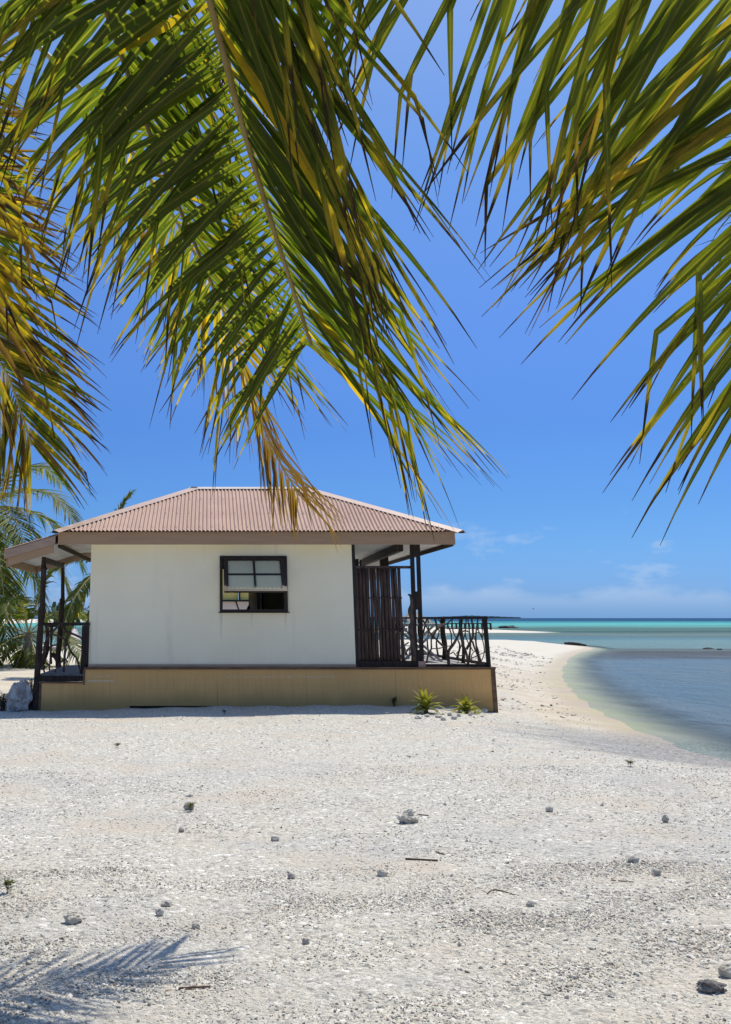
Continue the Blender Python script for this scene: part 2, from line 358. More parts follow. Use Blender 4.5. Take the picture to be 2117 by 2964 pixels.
def panel_extra(t, p, c):
    sp = t.n('ShaderNodeSeparateXYZ', i={0: p})
    wv = t.noise(t.mapping(p, (60, 1, 1.5)), 1.0, 3, 0.6); wh = t.noise(t.mapping(p, (1.5, 1, 70)), 1.0, 3, 0.6)
    c = t.mix(t.ss(wv, 0.35, 0.7, 0.0, 0.5), c, (0.62, 0.345, 0.10))
    c = t.mix(t.ss(wh, 0.45, 0.75, 0.0, 0.35), c, (0.62, 0.42, 0.17))
    lowd = t.math('MULTIPLY', t.ss(t.math('MULTIPLY_ADD', t.noise(t.mapping(p, (1.2, 1, 1)), 1.0, 4), 0.3, sp.outputs[2]), 0.50, 0.20), 0.55)
    c = t.mix(lowd, c, (0.34, 0.22, 0.075))                         # darker towards the foot of the boards
    # scuffed lines where the finish has peeled
    z = sp.outputs[2]; x = sp.outputs[0]
    nx = t.noise(t.mapping(p, (9, 1, 60)), 1.0, 4, 0.7)
    for zc, x0, x1, th in ((0.555, -2.25, -1.72, 0.52), (0.475, -2.25, -1.74, 0.40), (0.545, 0.3, 2.35, 0.50)):
        band = t.math('MULTIPLY', t.ss(t.math('ABSOLUTE', t.math('SUBTRACT', z, zc)), 0.014, 0.007), t.math('MULTIPLY', t.ss(x, x0 - 0.02, x0 + 0.03), t.ss(x, x1 + 0.02, x1 - 0.05)))
        c = t.mix(t.math('MULTIPLY', t.math('MULTIPLY', band, t.ss(nx, th - 0.02, th + 0.04)), 0.75), c, (0.72, 0.62, 0.48))
    return c
m_panel = M('woven_board', (0.86, 0.49, 0.18), 0.7, (0.78, 0.45, 0.165), 1.4, bump=0.2, bscale=160, extra=panel_extra)
m_fascia = M('taupe_paint', (0.42, 0.27, 0.155), 0.6, (0.37, 0.24, 0.135), 2.5, stretch=(0.6, 1, 6), bump=0.15, bscale=40)
m_barge = M('grey_taupe_paint', (0.34, 0.24, 0.17), 0.6, (0.40, 0.29, 0.205), 3, stretch=(1, 1, 4), bump=0.15, bscale=40)
def roof_extra(t, p, c):
    sp = t.n('ShaderNodeSeparateXYZ', i={0: p})
    st = t.noise(t.mapping(p, (14, 1.2, 1)), 1.0, 4, 0.6)
    c = t.mix(t.math('MULTIPLY', t.ss(st, 0.52, 0.75), 0.35), c, (0.30, 0.19, 0.15))
    sh = t.math('FRACT', t.math('MULTIPLY', t.math('SINE', t.math('MULTIPLY', t.math('FLOOR', t.math('MULTIPLY', sp.outputs[0], 1.316)), 12.9)), 43.7))
    return t.mix(t.math('MULTIPLY', sh, 0.28), c, (0.33, 0.20, 0.14))
m_roof = M('faded_red_roof_sheet', (0.42, 0.265, 0.185), 0.5, (0.475, 0.31, 0.22), 1.5, spec=0.4, extra=roof_extra)
def cap_extra(t, p, c):
    sp = t.n('ShaderNodeSeparateXYZ', i={0: p})
    st = t.math('MULTIPLY', t.ss(sp.outputs[0], -1.2, -2.9), t.ss(t.noise(t.mapping(p, (6, 6, 2)), 1.0, 4, 0.6), 0.35, 0.6))
    return t.mix(t.math('MULTIPLY', st, 0.7), c, (0.34, 0.22, 0.09))
m_cap = M('roof_flashing', (0.50, 0.345, 0.27), 0.45, (0.56, 0.41, 0.33), 2.0, spec=0.4, extra=cap_extra)
m_ridge = M('sunlit_tone_ridge_flashing', (0.62, 0.55, 0.50), 0.5, (0.52, 0.43, 0.38), 2.0)  # paler than the hip caps: sun on the ridge put into the colour
m_soffit = M('white_ceiling_board', (0.74, 0.74, 0.72), 0.7, (0.64, 0.64, 0.62), 1.1, detail=3)
m_dark = M('dark_stained_timber', (0.014, 0.009, 0.007), 0.65, (0.034, 0.022, 0.016), 3, stretch=(8, 8, 0.8), bump=0.4, bscale=25)
m_frame = M('dark_window_timber', (0.018, 0.012, 0.010), 0.5, (0.032, 0.021, 0.017), 6)
m_slat = M('dark_bamboo', (0.040, 0.021, 0.013), 0.5, (0.135, 0.076, 0.050), 2.2, stretch=(16, 16, 1.6), bump=0.5, bscale=6, spec=0.4, lo=0.4, hi=0.75)
m_branch = M('driftwood_branch', (0.115, 0.078, 0.056), 0.75, (0.046, 0.031, 0.023), 9, bump=0.5, bscale=40)
m_pale = M('weathered_grey_wood', (0.40, 0.36, 0.31), 0.8, (0.28, 0.25, 0.22), 8, bump=0.3, bscale=40)
m_log = M('bark_post', (0.060, 0.040, 0.028), 0.85, (0.022, 0.015, 0.011), 7, stretch=(3, 3, 0.7), bump=0.7, bscale=18)
m_trim = M('brown_trim', (0.125, 0.068, 0.034), 0.6, (0.20, 0.118, 0.062), 4, stretch=(1, 1, 3))
m_deck = M('grey_decking', (0.30, 0.285, 0.27), 0.8, (0.40, 0.385, 0.37), 5, stretch=(2, 1, 1), bump=0.2, bscale=30)
m_dkdeck = M('dark_decking', (0.085, 0.085, 0.088), 0.6, (0.13, 0.13, 0.13), 5)
m_foot = M('raw_pink_timber', (0.40, 0.27, 0.22), 0.7, (0.30, 0.18, 0.13), 12)
m_table = M('sun_bleached_timber', (0.50, 0.46, 0.39), 0.8, (0.38, 0.34, 0.28), 10)
m_chair = M('grey_blue_timber', (0.24, 0.28, 0.30), 0.7, (0.34, 0.38, 0.39), 10)
m_black = M('black_end_cap', (0.015, 0.015, 0.016), 0.4)
def frosted(name, col, tr):
    m = bpy.data.materials.new(name); m.use_nodes = True; t = NT(m.node_tree)
    b = t.n('ShaderNodeBsdfPrincipled'); b.inputs['Base Color'].default_value = (*col, 1); b.inputs['Roughness'].default_value = 0.5; b.inputs['Specular IOR Level'].default_value = 0.25
    tl = t.n('ShaderNodeBsdfTranslucent'); tl.inputs[0].default_value = (*tr, 1)
    mx = t.n('ShaderNodeMixShader'); mx.inputs[0].default_value = 0.75 if 'yellow' in name else 0.5
    t.l(b.outputs[0], mx.inputs[1]); t.l(tl.outputs[0], mx.inputs[2]); t.l(mx.outputs[0], t.n('ShaderNodeOutputMaterial').inputs[0]); return m
m_pane = frosted('frosted_olive_pane', (0.88, 0.82, 0.58), (0.9, 0.84, 0.6))
m_pane2 = frosted('yellow_frosted_pane', (0.9, 0.8, 0.45), (1.0, 0.93, 0.55))

m_pane3 = frosted('white_yellow_free_pane', (0.95, 0.88, 0.82), (1.0, 0.93, 0.86))
# ------------------------------------------------------------------ bungalow
YW, YB, YF, YE, YK = 20.0, 19.93, 19.68, 19.60, 26.2                # wall, skirt, fascia, roof edge, rear wall
hx = xf(600, 2050, YB)
house = thing('bungalow', (hx, 23.0, -0.02), 'cream bungalow with pink corrugated hip roof, tan skirt and branch-railed verandas', 'bungalow')
WX0, WX1 = xf(260, 1750, YW), xf(1024, 1750, YW)
zDeck = zf(1932, YB); zWall0 = zf(1923, YW); zFb = zf(1576, YF); zEave = zf(1536, YE); zRid = zf(1413, 22.05)
BX0, BX1 = xf(246, 1980, YB), xf(1436, 1980, YB)
PX0 = xf(113, 2010, YB); zPd = zf(1951, YB); zPt = zf(1978, YB)
zTop = zFb + 0.10
# window opening
wx0, wx1, wz0, wz1 = xf(645, 1690, YW), xf(824, 1690, YW), zf(1764, YW), zf(1617, YW)
fw = 0.14
mb = MB(); mb.box(WX0, wx0, YW, YW + fw, zDeck, zTop).box(wx1, WX1, YW, YW + fw, zDeck, zTop).box(wx0, wx1, YW, YW + fw, zDeck, wz0).box(wx0, wx1, YW, YW + fw, wz1, zTop)
mb.build('wall', m_wall, house)['label'] = 'cream rendered wall with one awning window'
MB().box(WX0, WX0 + fw, YW + fw + .002, YK, zDeck, zTop).build('wall', m_wall, house)
MB().box(WX1 - fw, WX1, YW + fw + .002, 22.6, zDeck, zTop).box(WX1 - fw, WX1, 23.6, YK, zDeck, zTop).box(WX1 - fw, WX1, 22.6, 23.6, zDeck + 2.05, zTop).build('wall', m_wall, house)
# rear wall with its own window that is seen through the front one
bx0, bx1, bz0, bz1 = xf(560, 1740, YK), xf(763, 1740, YK), zf(1790, YK), zf(1640, YK)
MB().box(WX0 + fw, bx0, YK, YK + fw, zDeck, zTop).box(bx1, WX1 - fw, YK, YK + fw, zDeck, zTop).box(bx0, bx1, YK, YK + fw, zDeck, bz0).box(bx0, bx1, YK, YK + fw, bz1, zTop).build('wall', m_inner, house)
MB().box(WX0 + fw, WX1 - fw, YW + fw + .002, YK - .002, zDeck - 0.05, zDeck - 0.002).build('floor', m_deck, house)
MB().box(WX0 + fw, WX1 - fw, YW + fw + .002, YK - .002, zTop - 0.03, zTop - 0.004).build('ceiling', m_soffit, house)
MB().box(wx0 + 0.72, wx0 + 0.80, YW + 1.6, YK - .01, zDeck, zTop - 0.04).build('partition', m_frame, house)
# front window
win = MB().box(wx0 - 0.055, wx0, YW - 0.04, YW + 0.10, wz0 - 0.05, wz1 + 0.05).box(wx1, wx1 + 0.055, YW - 0.04, YW + 0.10, wz0 - 0.05, wz1 + 0.05) \
    .box(wx0, wx1, YW - 0.038, YW + 0.10, wz1, wz1 + 0.05).box(wx0, wx1, YW - 0.038, YW + 0.10, wz0 - 0.05, wz0).build('window', m_frame, house)
win['label'] = 'dark framed awning window propped open'
MB().box(wx0 - 0.08, wx1 + 0.08, YW - 0.075, YW - 0.042, wz0 - 0.065, wz0 - 0.045).build('sill', m_frame, win)
A0 = Vector((0, YW - 0.035, wz1 - 0.01)); zb = zf(1716, YW - 0.90)
A1 = Vector((0, YW - 0.91, zb)); sd_ = (A1 - A0); SL = sd_.length; sd_.normalize(); sn = Vector((0, sd_.z, -sd_.y)) * -1
if sn.y > 0: sn = -sn
def sash_box(mb, x0, x1, s0, s1, t0, t1):
    vs = [(x,) + tuple((A0 + sd_ * s + sn * q))[1:] for q in (t0, t1) for s in (s0, s1) for x in (x0, x1)]
    return mb.add(vs, [(0, 2, 3, 1), (4, 5, 7, 6), (0, 1, 5, 4), (2, 6, 7, 3), (0, 4, 6, 2), (1, 3, 7, 5)])
sx0, sx1, r_ = wx0 + 0.015, wx1 - 0.015, 0.085
sash = MB(); sash_box(sash, sx0, sx0 + r_, 0, SL, 0, .04); sash_box(sash, sx1 - r_, sx1, 0, SL, 0, .04); sash_box(sash, sx0 + r_, sx1 - r_, 0, r_, 0.001, .039); sash_box(sash, sx0 + r_, sx1 - r_, SL - r_, SL, 0.001, .039)
sash = sash.build('sash', m_frame, win)
xm, sm_ = (sx0 + sx1) / 2, SL / 2
mbm = MB(); sash_box(mbm, xm - .02, xm + .02, r_, SL - r_, .003, .037); sash_box(mbm, sx0 + r_, xm - .02, sm_ - .02, sm_ + .02, .005, .035); sash_box(mbm, xm + .02, sx1 - r_, sm_ - .02, sm_ + .02, .005, .035)
mbm.build('glazing_bar', m_frame, win)
for xa, xb in ((sx0 + r_, xm - .02), (xm + .02, sx1 - r_)):
    for sa, sb in ((r_, sm_ - .02), (sm_ + .02, SL - r_)):
        mbp = MB(); sash_box(mbp, xa, xb, sa, sb, .012, .018); mbp.build('pane', m_pane, win)
# rear window: frosted yellow lights over a gap filled by an added pale pane, with poles standing inside
rw = MB().box(bx0, bx0 + .06, YK - .03, YK + .15, bz0, bz1).box(bx1 - .06, bx1, YK - .03, YK + .15, bz0, bz1).box(bx0 + .06, bx1 - .06, YK - .03, YK + .15, bz1 - .06, bz1).box(bx0 + .06, bx1 - .06, YK - .03, YK + .15, zf(1737, YK), zf(1741, YK))
for q in (0.33, 0.66):
    xq = bx0 + (bx1 - bx0) * q; rw.box(xq - .015, xq + .015, YK - .025, YK + .145, zf(1737, YK) + .001, bz1 - .062)
rw = rw.build('window', m_frame, house); rw['label'] = 'rear window with yellow frosted panes'
for k in range(3):
    xa = bx0 + .06 + (bx1 - bx0 - .12) * k / 3; xb = bx0 + .06 + (bx1 - bx0 - .12) * (k + 1) / 3
    MB().box(xa + .018, xb - .018, YK + .05, YK + .058, zf(1737, YK) + .002, bz1 - .064).build('pane', m_pane2, rw)
MB().box(bx0 + .062, bx1 - .062, YK + .05, YK + .056, bz0 + .002, zf(1741, YK) - .002).build('pane', m_pane3, rw)  # added pane, stands in for the pale surface behind the gap
MB().tube([P(682, 1738, 25.6), P(693, 1768, 25.6), P(700, 1800, 25.6), P(704, 1925, 25.6)], .018).build('inner_pole', m_trim, house)
MB().tube([P(742, 1716, 25.4), P(728, 1745, 25.4), P(712, 1775, 25.4), P(690, 1930, 25.4)], [.03, .035, .035, .04]).build('inner_pole', m_trim, house)
# trim between wall and skirt
MB().box(WX0 - .03, WX1, YW - 0.045, YW - 0.003, zf(1934, YW), zWall0).build('wall_trim', m_barge, house)
# skirt panels (front), each with its own edge, plus sides
zT = zf(1938, YB)
edges = [BX0, BX0 + 0.84, BX0 + 2.45, BX0 + 4.1, BX0 + 5.75, BX1 - 0.075]
for k in range(5):
    zb0 = gz((edges[k] + edges[k + 1]) / 2, YB) - (0.03 if k != 1 else -0.015)
    d = 0.004 * (k % 2)
    MB().box(edges[k] + .0015, edges[k + 1] - .0015, YB + d, YB + 0.02 + d, zb0 - .05 if k != 1 else zb0, zT).build('skirt_panel', m_panel, house)
MB().box(PX0 + .045, BX0 - .0015, YB + .002, YB + .022, gz(-3, YB) - .08, zPt).build('skirt_panel', m_panel, house)['label'] = 'lower skirt panel under the left porch'
MB().box(BX1 - .02, BX1, YB + .08, YK + .3, -0.05, zT).build('skirt_panel', m_panel, house)
MB().box(PX0, PX0 + .02, YB + .04, 23.6, -0.15, zPt).build('skirt_panel', m_panel, house)
MB().box(BX0, BX1, YK + .3, YK + .32, -0.05, zT).build('skirt_panel', m_panel, house)
MB().box(BX1 - .075, BX1 + .004, YB - .012, YB + .065, gz(BX1, YB) - .06, zT).build('corner_post', m_trim, house)
MB().box(PX0 - .004, PX0 + .044, YB - .008, YB + .03, gz(PX0, YB) - .08, zPt).build('corner_post', m_trim, house)
MB().box(BX0 - .02, BX1 + .012, YB - .025, YB + .03, zT + .002, zT + .045).build('skirt_cap', m_trim, house)
MB().box(BX0 - .04, BX0 - .002, YB - .006, YB + .03, zPt - .02, zT + .001).build('skirt_cap', m_trim, house)
MB().box(PX0 - .01, BX0 - .045, YB - .02, YB + .03, zPt + .002, zPt + .03).build('skirt_cap', m_trim, house)
# porch floor, lower than the house
MB().box(PX0 + .01, BX0 - .045, YB + .0, YB + .04, zPt + .034, zPd - .03).build('deck_beam', m_dark, house)
pd = MB().box(PX0 + .01, WX0, YB + .045, 23.55, zPd - .08, zPd - .034).build('porch_deck', m_dark, house)
nb = 24
for k in range(nb):
    y0 = YB + .0 + (23.55 - YB) * k / nb; y1 = YB + (23.55 - YB) * (k + 1) / nb
    MB().box(PX0 - .01, WX0 - .002, y0 + .003, y1 - .003, zPd - .03, zPd).build('deck_board', m_dkdeck, pd)
# veranda deck on the right with boards running away from the front
vd = MB().box(WX1, BX1 - .022, YB + .07, YK + .29, zDeck - .11, zDeck - .034).build('veranda_deck', m_dark, house)
nb = 20
for k in range(nb):
    x0 = WX1 + .003 + (BX1 + .01 - WX1) * k / nb; x1 = WX1 + (BX1 + .01 - WX1) * (k + 1) / nb
    MB().box(x0, x1 - .006, YB + .035, YK + .3, zDeck - .03, zDeck).build('deck_board', m_deck, vd)
# ------------------------------------------------------------------ main roof
RX0, RX1 = xf(160, 1536, YE), xf(1336, 1536, YE)
yR0 = 22.05; yBk = 27.0; yR1 = yBk - (yR0 - YE)
rx0, rx1 = xf(556, 1413, yR0), xf(893, 1413, yR0)
C = [Vector((RX0, YE, zEave)), Vector((RX1, YE, zEave)), Vector((RX1, yBk, zEave)), Vector((RX0, yBk, zEave))]
T = [Vector((rx0, yR0, zRid)), Vector((rx1, yR0, zRid)), Vector((rx1, yR1, zRid)), Vector((rx0, yR1, zRid))]
def corr(mb, a, b, tb, ta, pitch=0.076, amp=0.015, per=8):          # corrugated sheet: eave a-b, top ta-tb
    e = b - a; L = e.length; e.normalize()
    rise = (ta - a) - e * (ta - a).dot(e); n = e.cross(rise).normalized()
    if n.z < 0: n = -n
    s0 = (ta - a).dot(e); s1 = (tb - a).dot(e); nc = int(L / pitch * per)
    top = []; bot = []
    for k in range(nc + 1):
        s = L * k / nc; q = min(1.0, s / s0 if s < s0 else 1.0, (L - s) / (L - s1) if s > s1 else 1.0)
        off = n * amp * math.cos(2 * math.pi * s / pitch)
        bot.append(a + e * s + off); top.append(a + e * s + rise * max(q, 0.001) + off)
    vs = bot + top; m = nc + 1
    return mb.add(vs, [(k, k + 1, m + k + 1, m + k) for k in range(nc)])
roof = MB()
for k in range(4): corr(roof, C[k], C[(k + 1) % 4], T[(k + 1) % 4], T[k])
roof.add(T, [(0, 1, 2, 3)])
roof = roof.build('roof', m_roof, house, True); roof['label'] = 'faded pink corrugated hip roof'
scw = MB()
for q in (.06, .36, .70, .95):
    for k in range(3, 104, 3):
        x = RX0 + .076 * k; t0_ = (x - RX0) / (rx0 - RX0) if x < rx0 else ((RX1 - x) / (RX1 - rx1) if x > rx1 else 9)
        if t0_ < q + .06: continue
        pz = C[0].lerp(T[0], q); scw.box(x - .009, x + .009, pz.y - .012, pz.y + .012, pz.z + .008, pz.z + .024)
scw.build('roof_screws', m_ridge, roof)['kind'] = 'stuff'
def cap(p0, p1, n0, n1, d0, d1, w_, mat, name):                     # folded flashing along a hip or ridge
    mb = MB(); up = Vector((0, 0, 1)); lift = 0.016
    for d, n in ((d0, n0), (d1, n1)):
        a = [p0 + up * .022 + n * 0, p1 + up * .022, p1 + d * w_ + n * lift, p0 + d * w_ + n * lift]
        b_ = [q - n * .005 for q in a]
        mb.add(a + b_, [(0, 1, 2, 3), (7, 6, 5, 4), (3, 2, 6, 7), (0, 3, 7, 4), (1, 5, 6, 2)])
    return mb.build(name, mat, roof)
def face_n(k):
    a, b, c = C[k], C[(k + 1) % 4], T[k]; n = (b - a).cross(c - a).normalized(); return n if n.z > 0 else -n
FN = [face_n(k) for k in range(4)]
for k in range(4):
    h = (T[k] - C[k]).normalized(); ext = C[k] - h * 0.03
    dd = []
    for f in (k, (k + 3) % 4):
        n = FN[f]; d = n.cross(h).normalized(); cen = (C[f] + C[(f + 1) % 4]) / 2
        if d.dot(cen - C[k]) < 0: d = -d
        dd.append((d, n))
    cap(ext, T[k], dd[0][1], dd[1][1], dd[0][0], dd[1][0], 0.17, m_cap, 'hip_cap')
    f = k; n = FN[f]; e = (T[(k + 1) % 4] - T[k]).normalized(); d = n.cross(e).normalized()
    if d.z > 0: d = -d
    inn = Vector((0, 0, 1)).cross(e)
    cap(T[k] - e * .05 + Vector((0, 0, .006)), T[(k + 1) % 4] + e * .05 + Vector((0, 0, .006)), n, Vector((0, 0, 1)), d, inn, 0.12, m_ridge if k in (0, 2) else m_cap, 'ridge_cap')
for k, u in ((0, RX0), (1, RX1)):                                   # closed ends of the hip caps at the eave
    MB().box(u - .05, u + .05, YE - .03, YE + .05, zEave - .045, zEave - .014).build('end_cap', m_black, roof)
FX0, FX1 = xf(168, 1576, YF), xf(1319, 1576, YF)
zFt = zEave - 0.02; yFb = yBk - .08
MB().box(FX0, FX1, YF, YF + .03, zFb, zFt).build('fascia_board', m_fascia, roof)
MB().box(FX0, FX1, yFb - .03, yFb, zFb, zFt).build('fascia_board', m_fascia, roof)
MB().box(FX1 - .03, FX1, YF + .032, yFb - .032, zFb, zFt).build('fascia_board', m_fascia, roof)
MB().box(FX0, FX0 + .03, YF + .032, yFb - .032, zFb + .0, zFt).build('fascia_board', m_fascia, roof)
MB().box(FX1 - .055, FX1 - .032, YF + .033, yFb - .033, zFb - .03, zFb + .04).build('fascia_strip', m_dark, roof)
MB().box(WX1 + .003, FX1 - .06, YF + .033, yFb - .033, zFb + .055, zFb + .07).build('soffit', m_soffit, roof)
MB().box(FX0 + .032, WX0 - .003, YF + .033, yFb - .033, zFb + .055, zFb + .07).build('soffit', m_soffit, roof)
MB().box(WX0, WX1, YF + .033, YW - .004, zFb + .055, zFb + .07).build('soffit', m_soffit, roof)
# ------------------------------------------------------------------ left porch roof, falling away to the left
yP0, yP1 = 19.72, 23.1
pa, pb = P(165, 1552, yP0), P(14, 1596, yP0)
slope = (pa.z - pb.z) / (pa.x - pb.x)
pr = MB()
a_, b_ = Vector((pb.x, yP0 - .03, pb.z + .03)), Vector((pa.x, yP0 - .03, pa.z + .03))
c_, d_ = Vector((pa.x, yP1 + .03, pa.z + .03)), Vector((pb.x, yP1 + .03, pb.z + .03))
corr(pr, d_, a_, b_, c_)
pr = pr.build('porch_roof', m_roof, house, True)
def barge(y, z_off, h_, th, xa, xb, mat):
    vs = []
    for yy in (y, y + th):
        for x in (xa, xb):
            zz = pb.z + (x - pb.x) * slope + z_off
            vs += [(x, yy, zz - h_), (x, yy, zz)]
    return MB().add(vs, [(0, 2, 3, 1), (4, 5, 7, 6), (0, 1, 5, 4), (2, 6, 7, 3), (0, 4, 6, 2), (1, 3, 7, 5)]).build('barge_board', mat, pr)
barge(yP0 - .035, .014, .155, .03, pb.x, pa.x - .02, m_barge)
barge(yP0, -.12, .17, .03, pb.x + .07, pa.x - .05, m_fascia)
barge(yP1, -.02, .25, .03, pb.x + .03, WX0 - .25, m_barge)
MB().box(pb.x + .03, pb.x + .06, yP0 + .033, yP1 - .003, pb.z - .27, pb.z - .01).build('fascia_board', m_fascia, pr)
zc = lambda x: pb.z + (x - pb.x) * slope - .14
MB().add([(pb.x + .07, yP0 + .04, zc(pb.x + .07)), (WX0 - .01, yP0 + .04, zc(WX0 - .01)), (WX0 - .01, yP1 - .01, zc(WX0 - .01)), (pb.x + .07, yP1 - .01, zc(pb.x + .07))], [(0, 1, 2, 3)]).build('ceiling', m_soffit, pr)
MB().beam(P(172, 1580, 19.78), P(262, 1622, 22.6), .05, .07).build('rafter', m_dark, pr)
def DL(x, y, Y): return P(x * .2639, 1500 + y * .2639, Y)           # detail of the left porch
def wpx(w_, Y): return w_ * .2639 * Y / 3067 / 2
Yp = 19.95
lp = [(480, 425, 46), (482, 530, 52), (483, 555, 86), (480, 590, 62), (474, 760, 58), (465, 960, 66), (462, 1010, 92), (458, 1060, 76), (448, 1200, 68), (430, 1450, 74), (412, 1700, 72), (398, 1950, 72), (388, 2120, 78)]
MB().tube([DL(x, y, Yp) for x, y, w_ in lp], [wpx(w_, Yp) for x, y, w_ in lp], 12, 3, .16, 1).build('porch_post', m_log, house, True)
Yq = 23.2
lq = [(692, 500, 40), (690, 860, 44), (688, 895, 74), (682, 950, 56), (668, 1150, 58), (655, 1350, 64), (640, 1500, 56), (640, 1640, 62)]
MB().tube([DL(x, y, Yq) for x, y, w_ in lq], [wpx(w_, Yq) for x, y, w_ in lq], 10, 3, .16, 2).build('porch_post', m_log, house, True)
MB().beam(DL(485, 445, Yp) + Vector((0, 0, -.02)), DL(692, 522, Yq), .07, .10).build('porch_beam', m_dark, house)
# left railing
lr = MB().box(DL(480, 1150, Yp).x, WX0 + .02, YB + .03, YB + .09, DL(0, 1178, Yp).z, DL(0, 1145, Yp).z).build('railing', m_dark, house); lr['label'] = 'left porch railing filled with bent driftwood branches'
MB().box(DL(940, 0, Yp).x, WX0 + .01, YB + .025, YB + .095, zPd, DL(0, 1178, Yp).z - .002).build('post', m_dark, lr)
LB = [([(660, 1160), (560, 1270), (500, 1360), (480, 1480), (460, 1580), (490, 1690)], 26), ([(665, 1150), (730, 1250), (722, 1400), (710, 1530), (700, 1690)], 34), ([(730, 1340), (780, 1460), (850, 1550), (885, 1700)], 26),
      ([(730, 1240), (850, 1290), (910, 1330), (958, 1395)], 26), ([(775, 1460), (735, 1545)], 18), ([(720, 1520), (640, 1620), (605, 1690)], 20), ([(575, 1270), (680, 1310), (735, 1355)], 20),
      ([(560, 1180), (555, 1450), (545, 1690)], 18), ([(500, 1180), (560, 1260)], 20), ([(710, 1530), (748, 1582)], 20), ([(490, 1560), (535, 1600), (545, 1650)], 16)]
for k, (pts, w_) in enumerate(LB):
    yy = Yp + .06 + .03 * ((k % 3) - 1)
    MB().tube([DL(x, y, yy) for x, y in pts], [wpx(w_ * (1 - .35 * i / len(pts)), yy) for i in range(len(pts))], 7, 4, .25, k).build('branch', m_branch, lr, True)
lb = MB().beam(DL(505, 1172, 23.3), DL(690, 1172, 23.3), .06, .08).build('railing', m_dark, house); lb['label'] = 'far railing of the left porch'
for k, (pts, w_) in enumerate([([(520, 1190), (522, 1400), (510, 1490), (470, 1600), (480, 1660)], 44), ([(560, 1490), (610, 1520), (650, 1600), (655, 1640)], 50), ([(520, 1450), (570, 1400), (640, 1390)], 18), ([(575, 1180), (570, 1300), (560, 1440), (565, 1600)], 22)]):
    MB().tube([DL(x, y, 23.25) for x, y in pts], [wpx(w_, 23.25)] * len(pts), 7, 4, .25, k + 20).build('branch', m_log, lb, True)
# ------------------------------------------------------------------ right veranda
def DC(x, y, Y): return P(1000 + x * .2771, 1500 + y * .2771, Y)
zR = zDeck
scr = MB().beam(DC(80, 512, YW + .04), DC(700, 512, YW + .04), .05, .05).build('screen', m_slat, house); scr['label'] = 'dark bamboo privacy screen'
xs0, xs1 = xf(1024, 1700, YW + .03) + .035, xf(1166, 1780, YW + .03)
ns = 13; zst = zf(1641, YW); gaps = {0: .0, 1: .0, 2: .0, 3: .3, 4: .9, 5: .35, 6: .9, 7: .35, 8: .0, 9: .0, 10: .95, 11: .35, 12: .9}
for k in range(ns):
    x0 = xs0 + (xs1 - xs0) * k / ns; x1 = xs0 + (xs1 - xs0) * (k + 1) / ns; wv = (x1 - x0)
    wd = wv * (1.07 - .11 * gaps[k]) ; pts = []; rad = []
    for j in range(9):
        q = j / 8; pts.append(((x0 + wv / 2) + .003 * math.sin(q * 7 + k * 2.1), YW + .035 + .012 * (k % 2), zR + .02 + (zst - zR - .04) * q))
        rad.append(wd / 2 * (1 + .03 * math.sin(k * 3.3 + q * 5)) * (1.0 if q < .45 else 1.0 - .07 * gaps[k]))
    MB().tube(pts, rad, 8, 1, .05, k).build('slat', m_slat, scr, True)
for v in (1731, 1823):
    MB().tube([(xs0, YW - .012, zf(v, YW)), (xs1, YW - .012, zf(v, YW))], .012, 6).build('batten', m_slat, scr, True)
MB().box(WX1 + .002, xf(1036, 1800, YW), YW + .01, YW + .08, zR, zFb + .1).build('screen_stud', m_frame, scr)
MB().box(WX1 + .01, xf(1209, 1915, YW), YW - .03, YW + .07, zR + .001, zf(1913, YW)).build('bottom_rail', m_dark, scr)
# double post of two planks with packers
pst = MB().beam(P(1192, 1570, YW) , (xf(1203, 1915, YW), YW, zR), .085, .07, (1, 0, 0)).build('veranda_post', m_dark, house); pst['label'] = 'double timber post of the veranda'
MB().beam(P(1209.5, 1570, YW - .01), (xf(1221, 1915, YW), YW - .01, zR + .03), .068, .07, (1, 0, 0)).build('plank', m_dark, pst)
for va, vb in ((1577, 1608), (1712, 1765), (1880, 1913)):
    x_ = xf(1200 + (va - 1577) * .034 + 5, (va + vb) / 2, YW); MB().box(x_ - .055, x_ + .055, YW - .05, YW - .034, zf(vb, YW), zf(va, YW)).build('packer', m_dark, pst)
MB().box(xf(1210, 1920, YW), xf(1231, 1920, YW), YW - .065, YW + .03, zR - .0, zf(1914, YW)).build('post_foot', m_foot, pst)
MB().tube([DC(655, 795, YW - .02), DC(685, 815, YW - .02), DC(695, 900, YW - .02), DC(680, 980, YW - .02), DC(700, 1080, YW - .02), DC(685, 1170, YW - .02), DC(705, 1300, YW - .02), DC(715, 1495, YW - .02)], [.012, .03, .035, .05, .042, .055, .045, .045], 8, 3, .3, 5).build('grown_branch', m_branch, pst, True)
# inner posts and beams under the veranda ceiling
def vpost(u0, u1, Y, name='veranda_post'):
    xa, xb = xf(u0, 1620, Y), xf(u1, 1620, Y)
    return MB().box(xa, xb, Y, Y + (xb - xa), zR, zFb + .05).build(name, m_dark, house)
vpost(1102.5, 1125, 24.0)
MB().box(xf(1042, 1620, 26.0), xf(1058, 1620, 26.0), 26.0, 26.12, zR, zFb + .05).build('veranda_post', m_dark, house)
MB().box(xf(1019, 1600, 22.0), xf(1038, 1600, 22.0), 22.0, 22.5, zR, zFb - .14).build('door_frame', m_frame, house)
MB().beam((xf(1160, 1582, 20.1), 20.1, zFb - .02), (xf(1050, 1582, 25.9), 25.9, zFb - .02), .10, .15).build('veranda_beam', m_dark, house)
MB().box(xf(1058, 1620, 26.9), xf(1112, 1620, 26.9), 26.86, 26.9, zf(1645, 26.9) - .3, zFb + .05).build('end_panel', m_soffit, house)
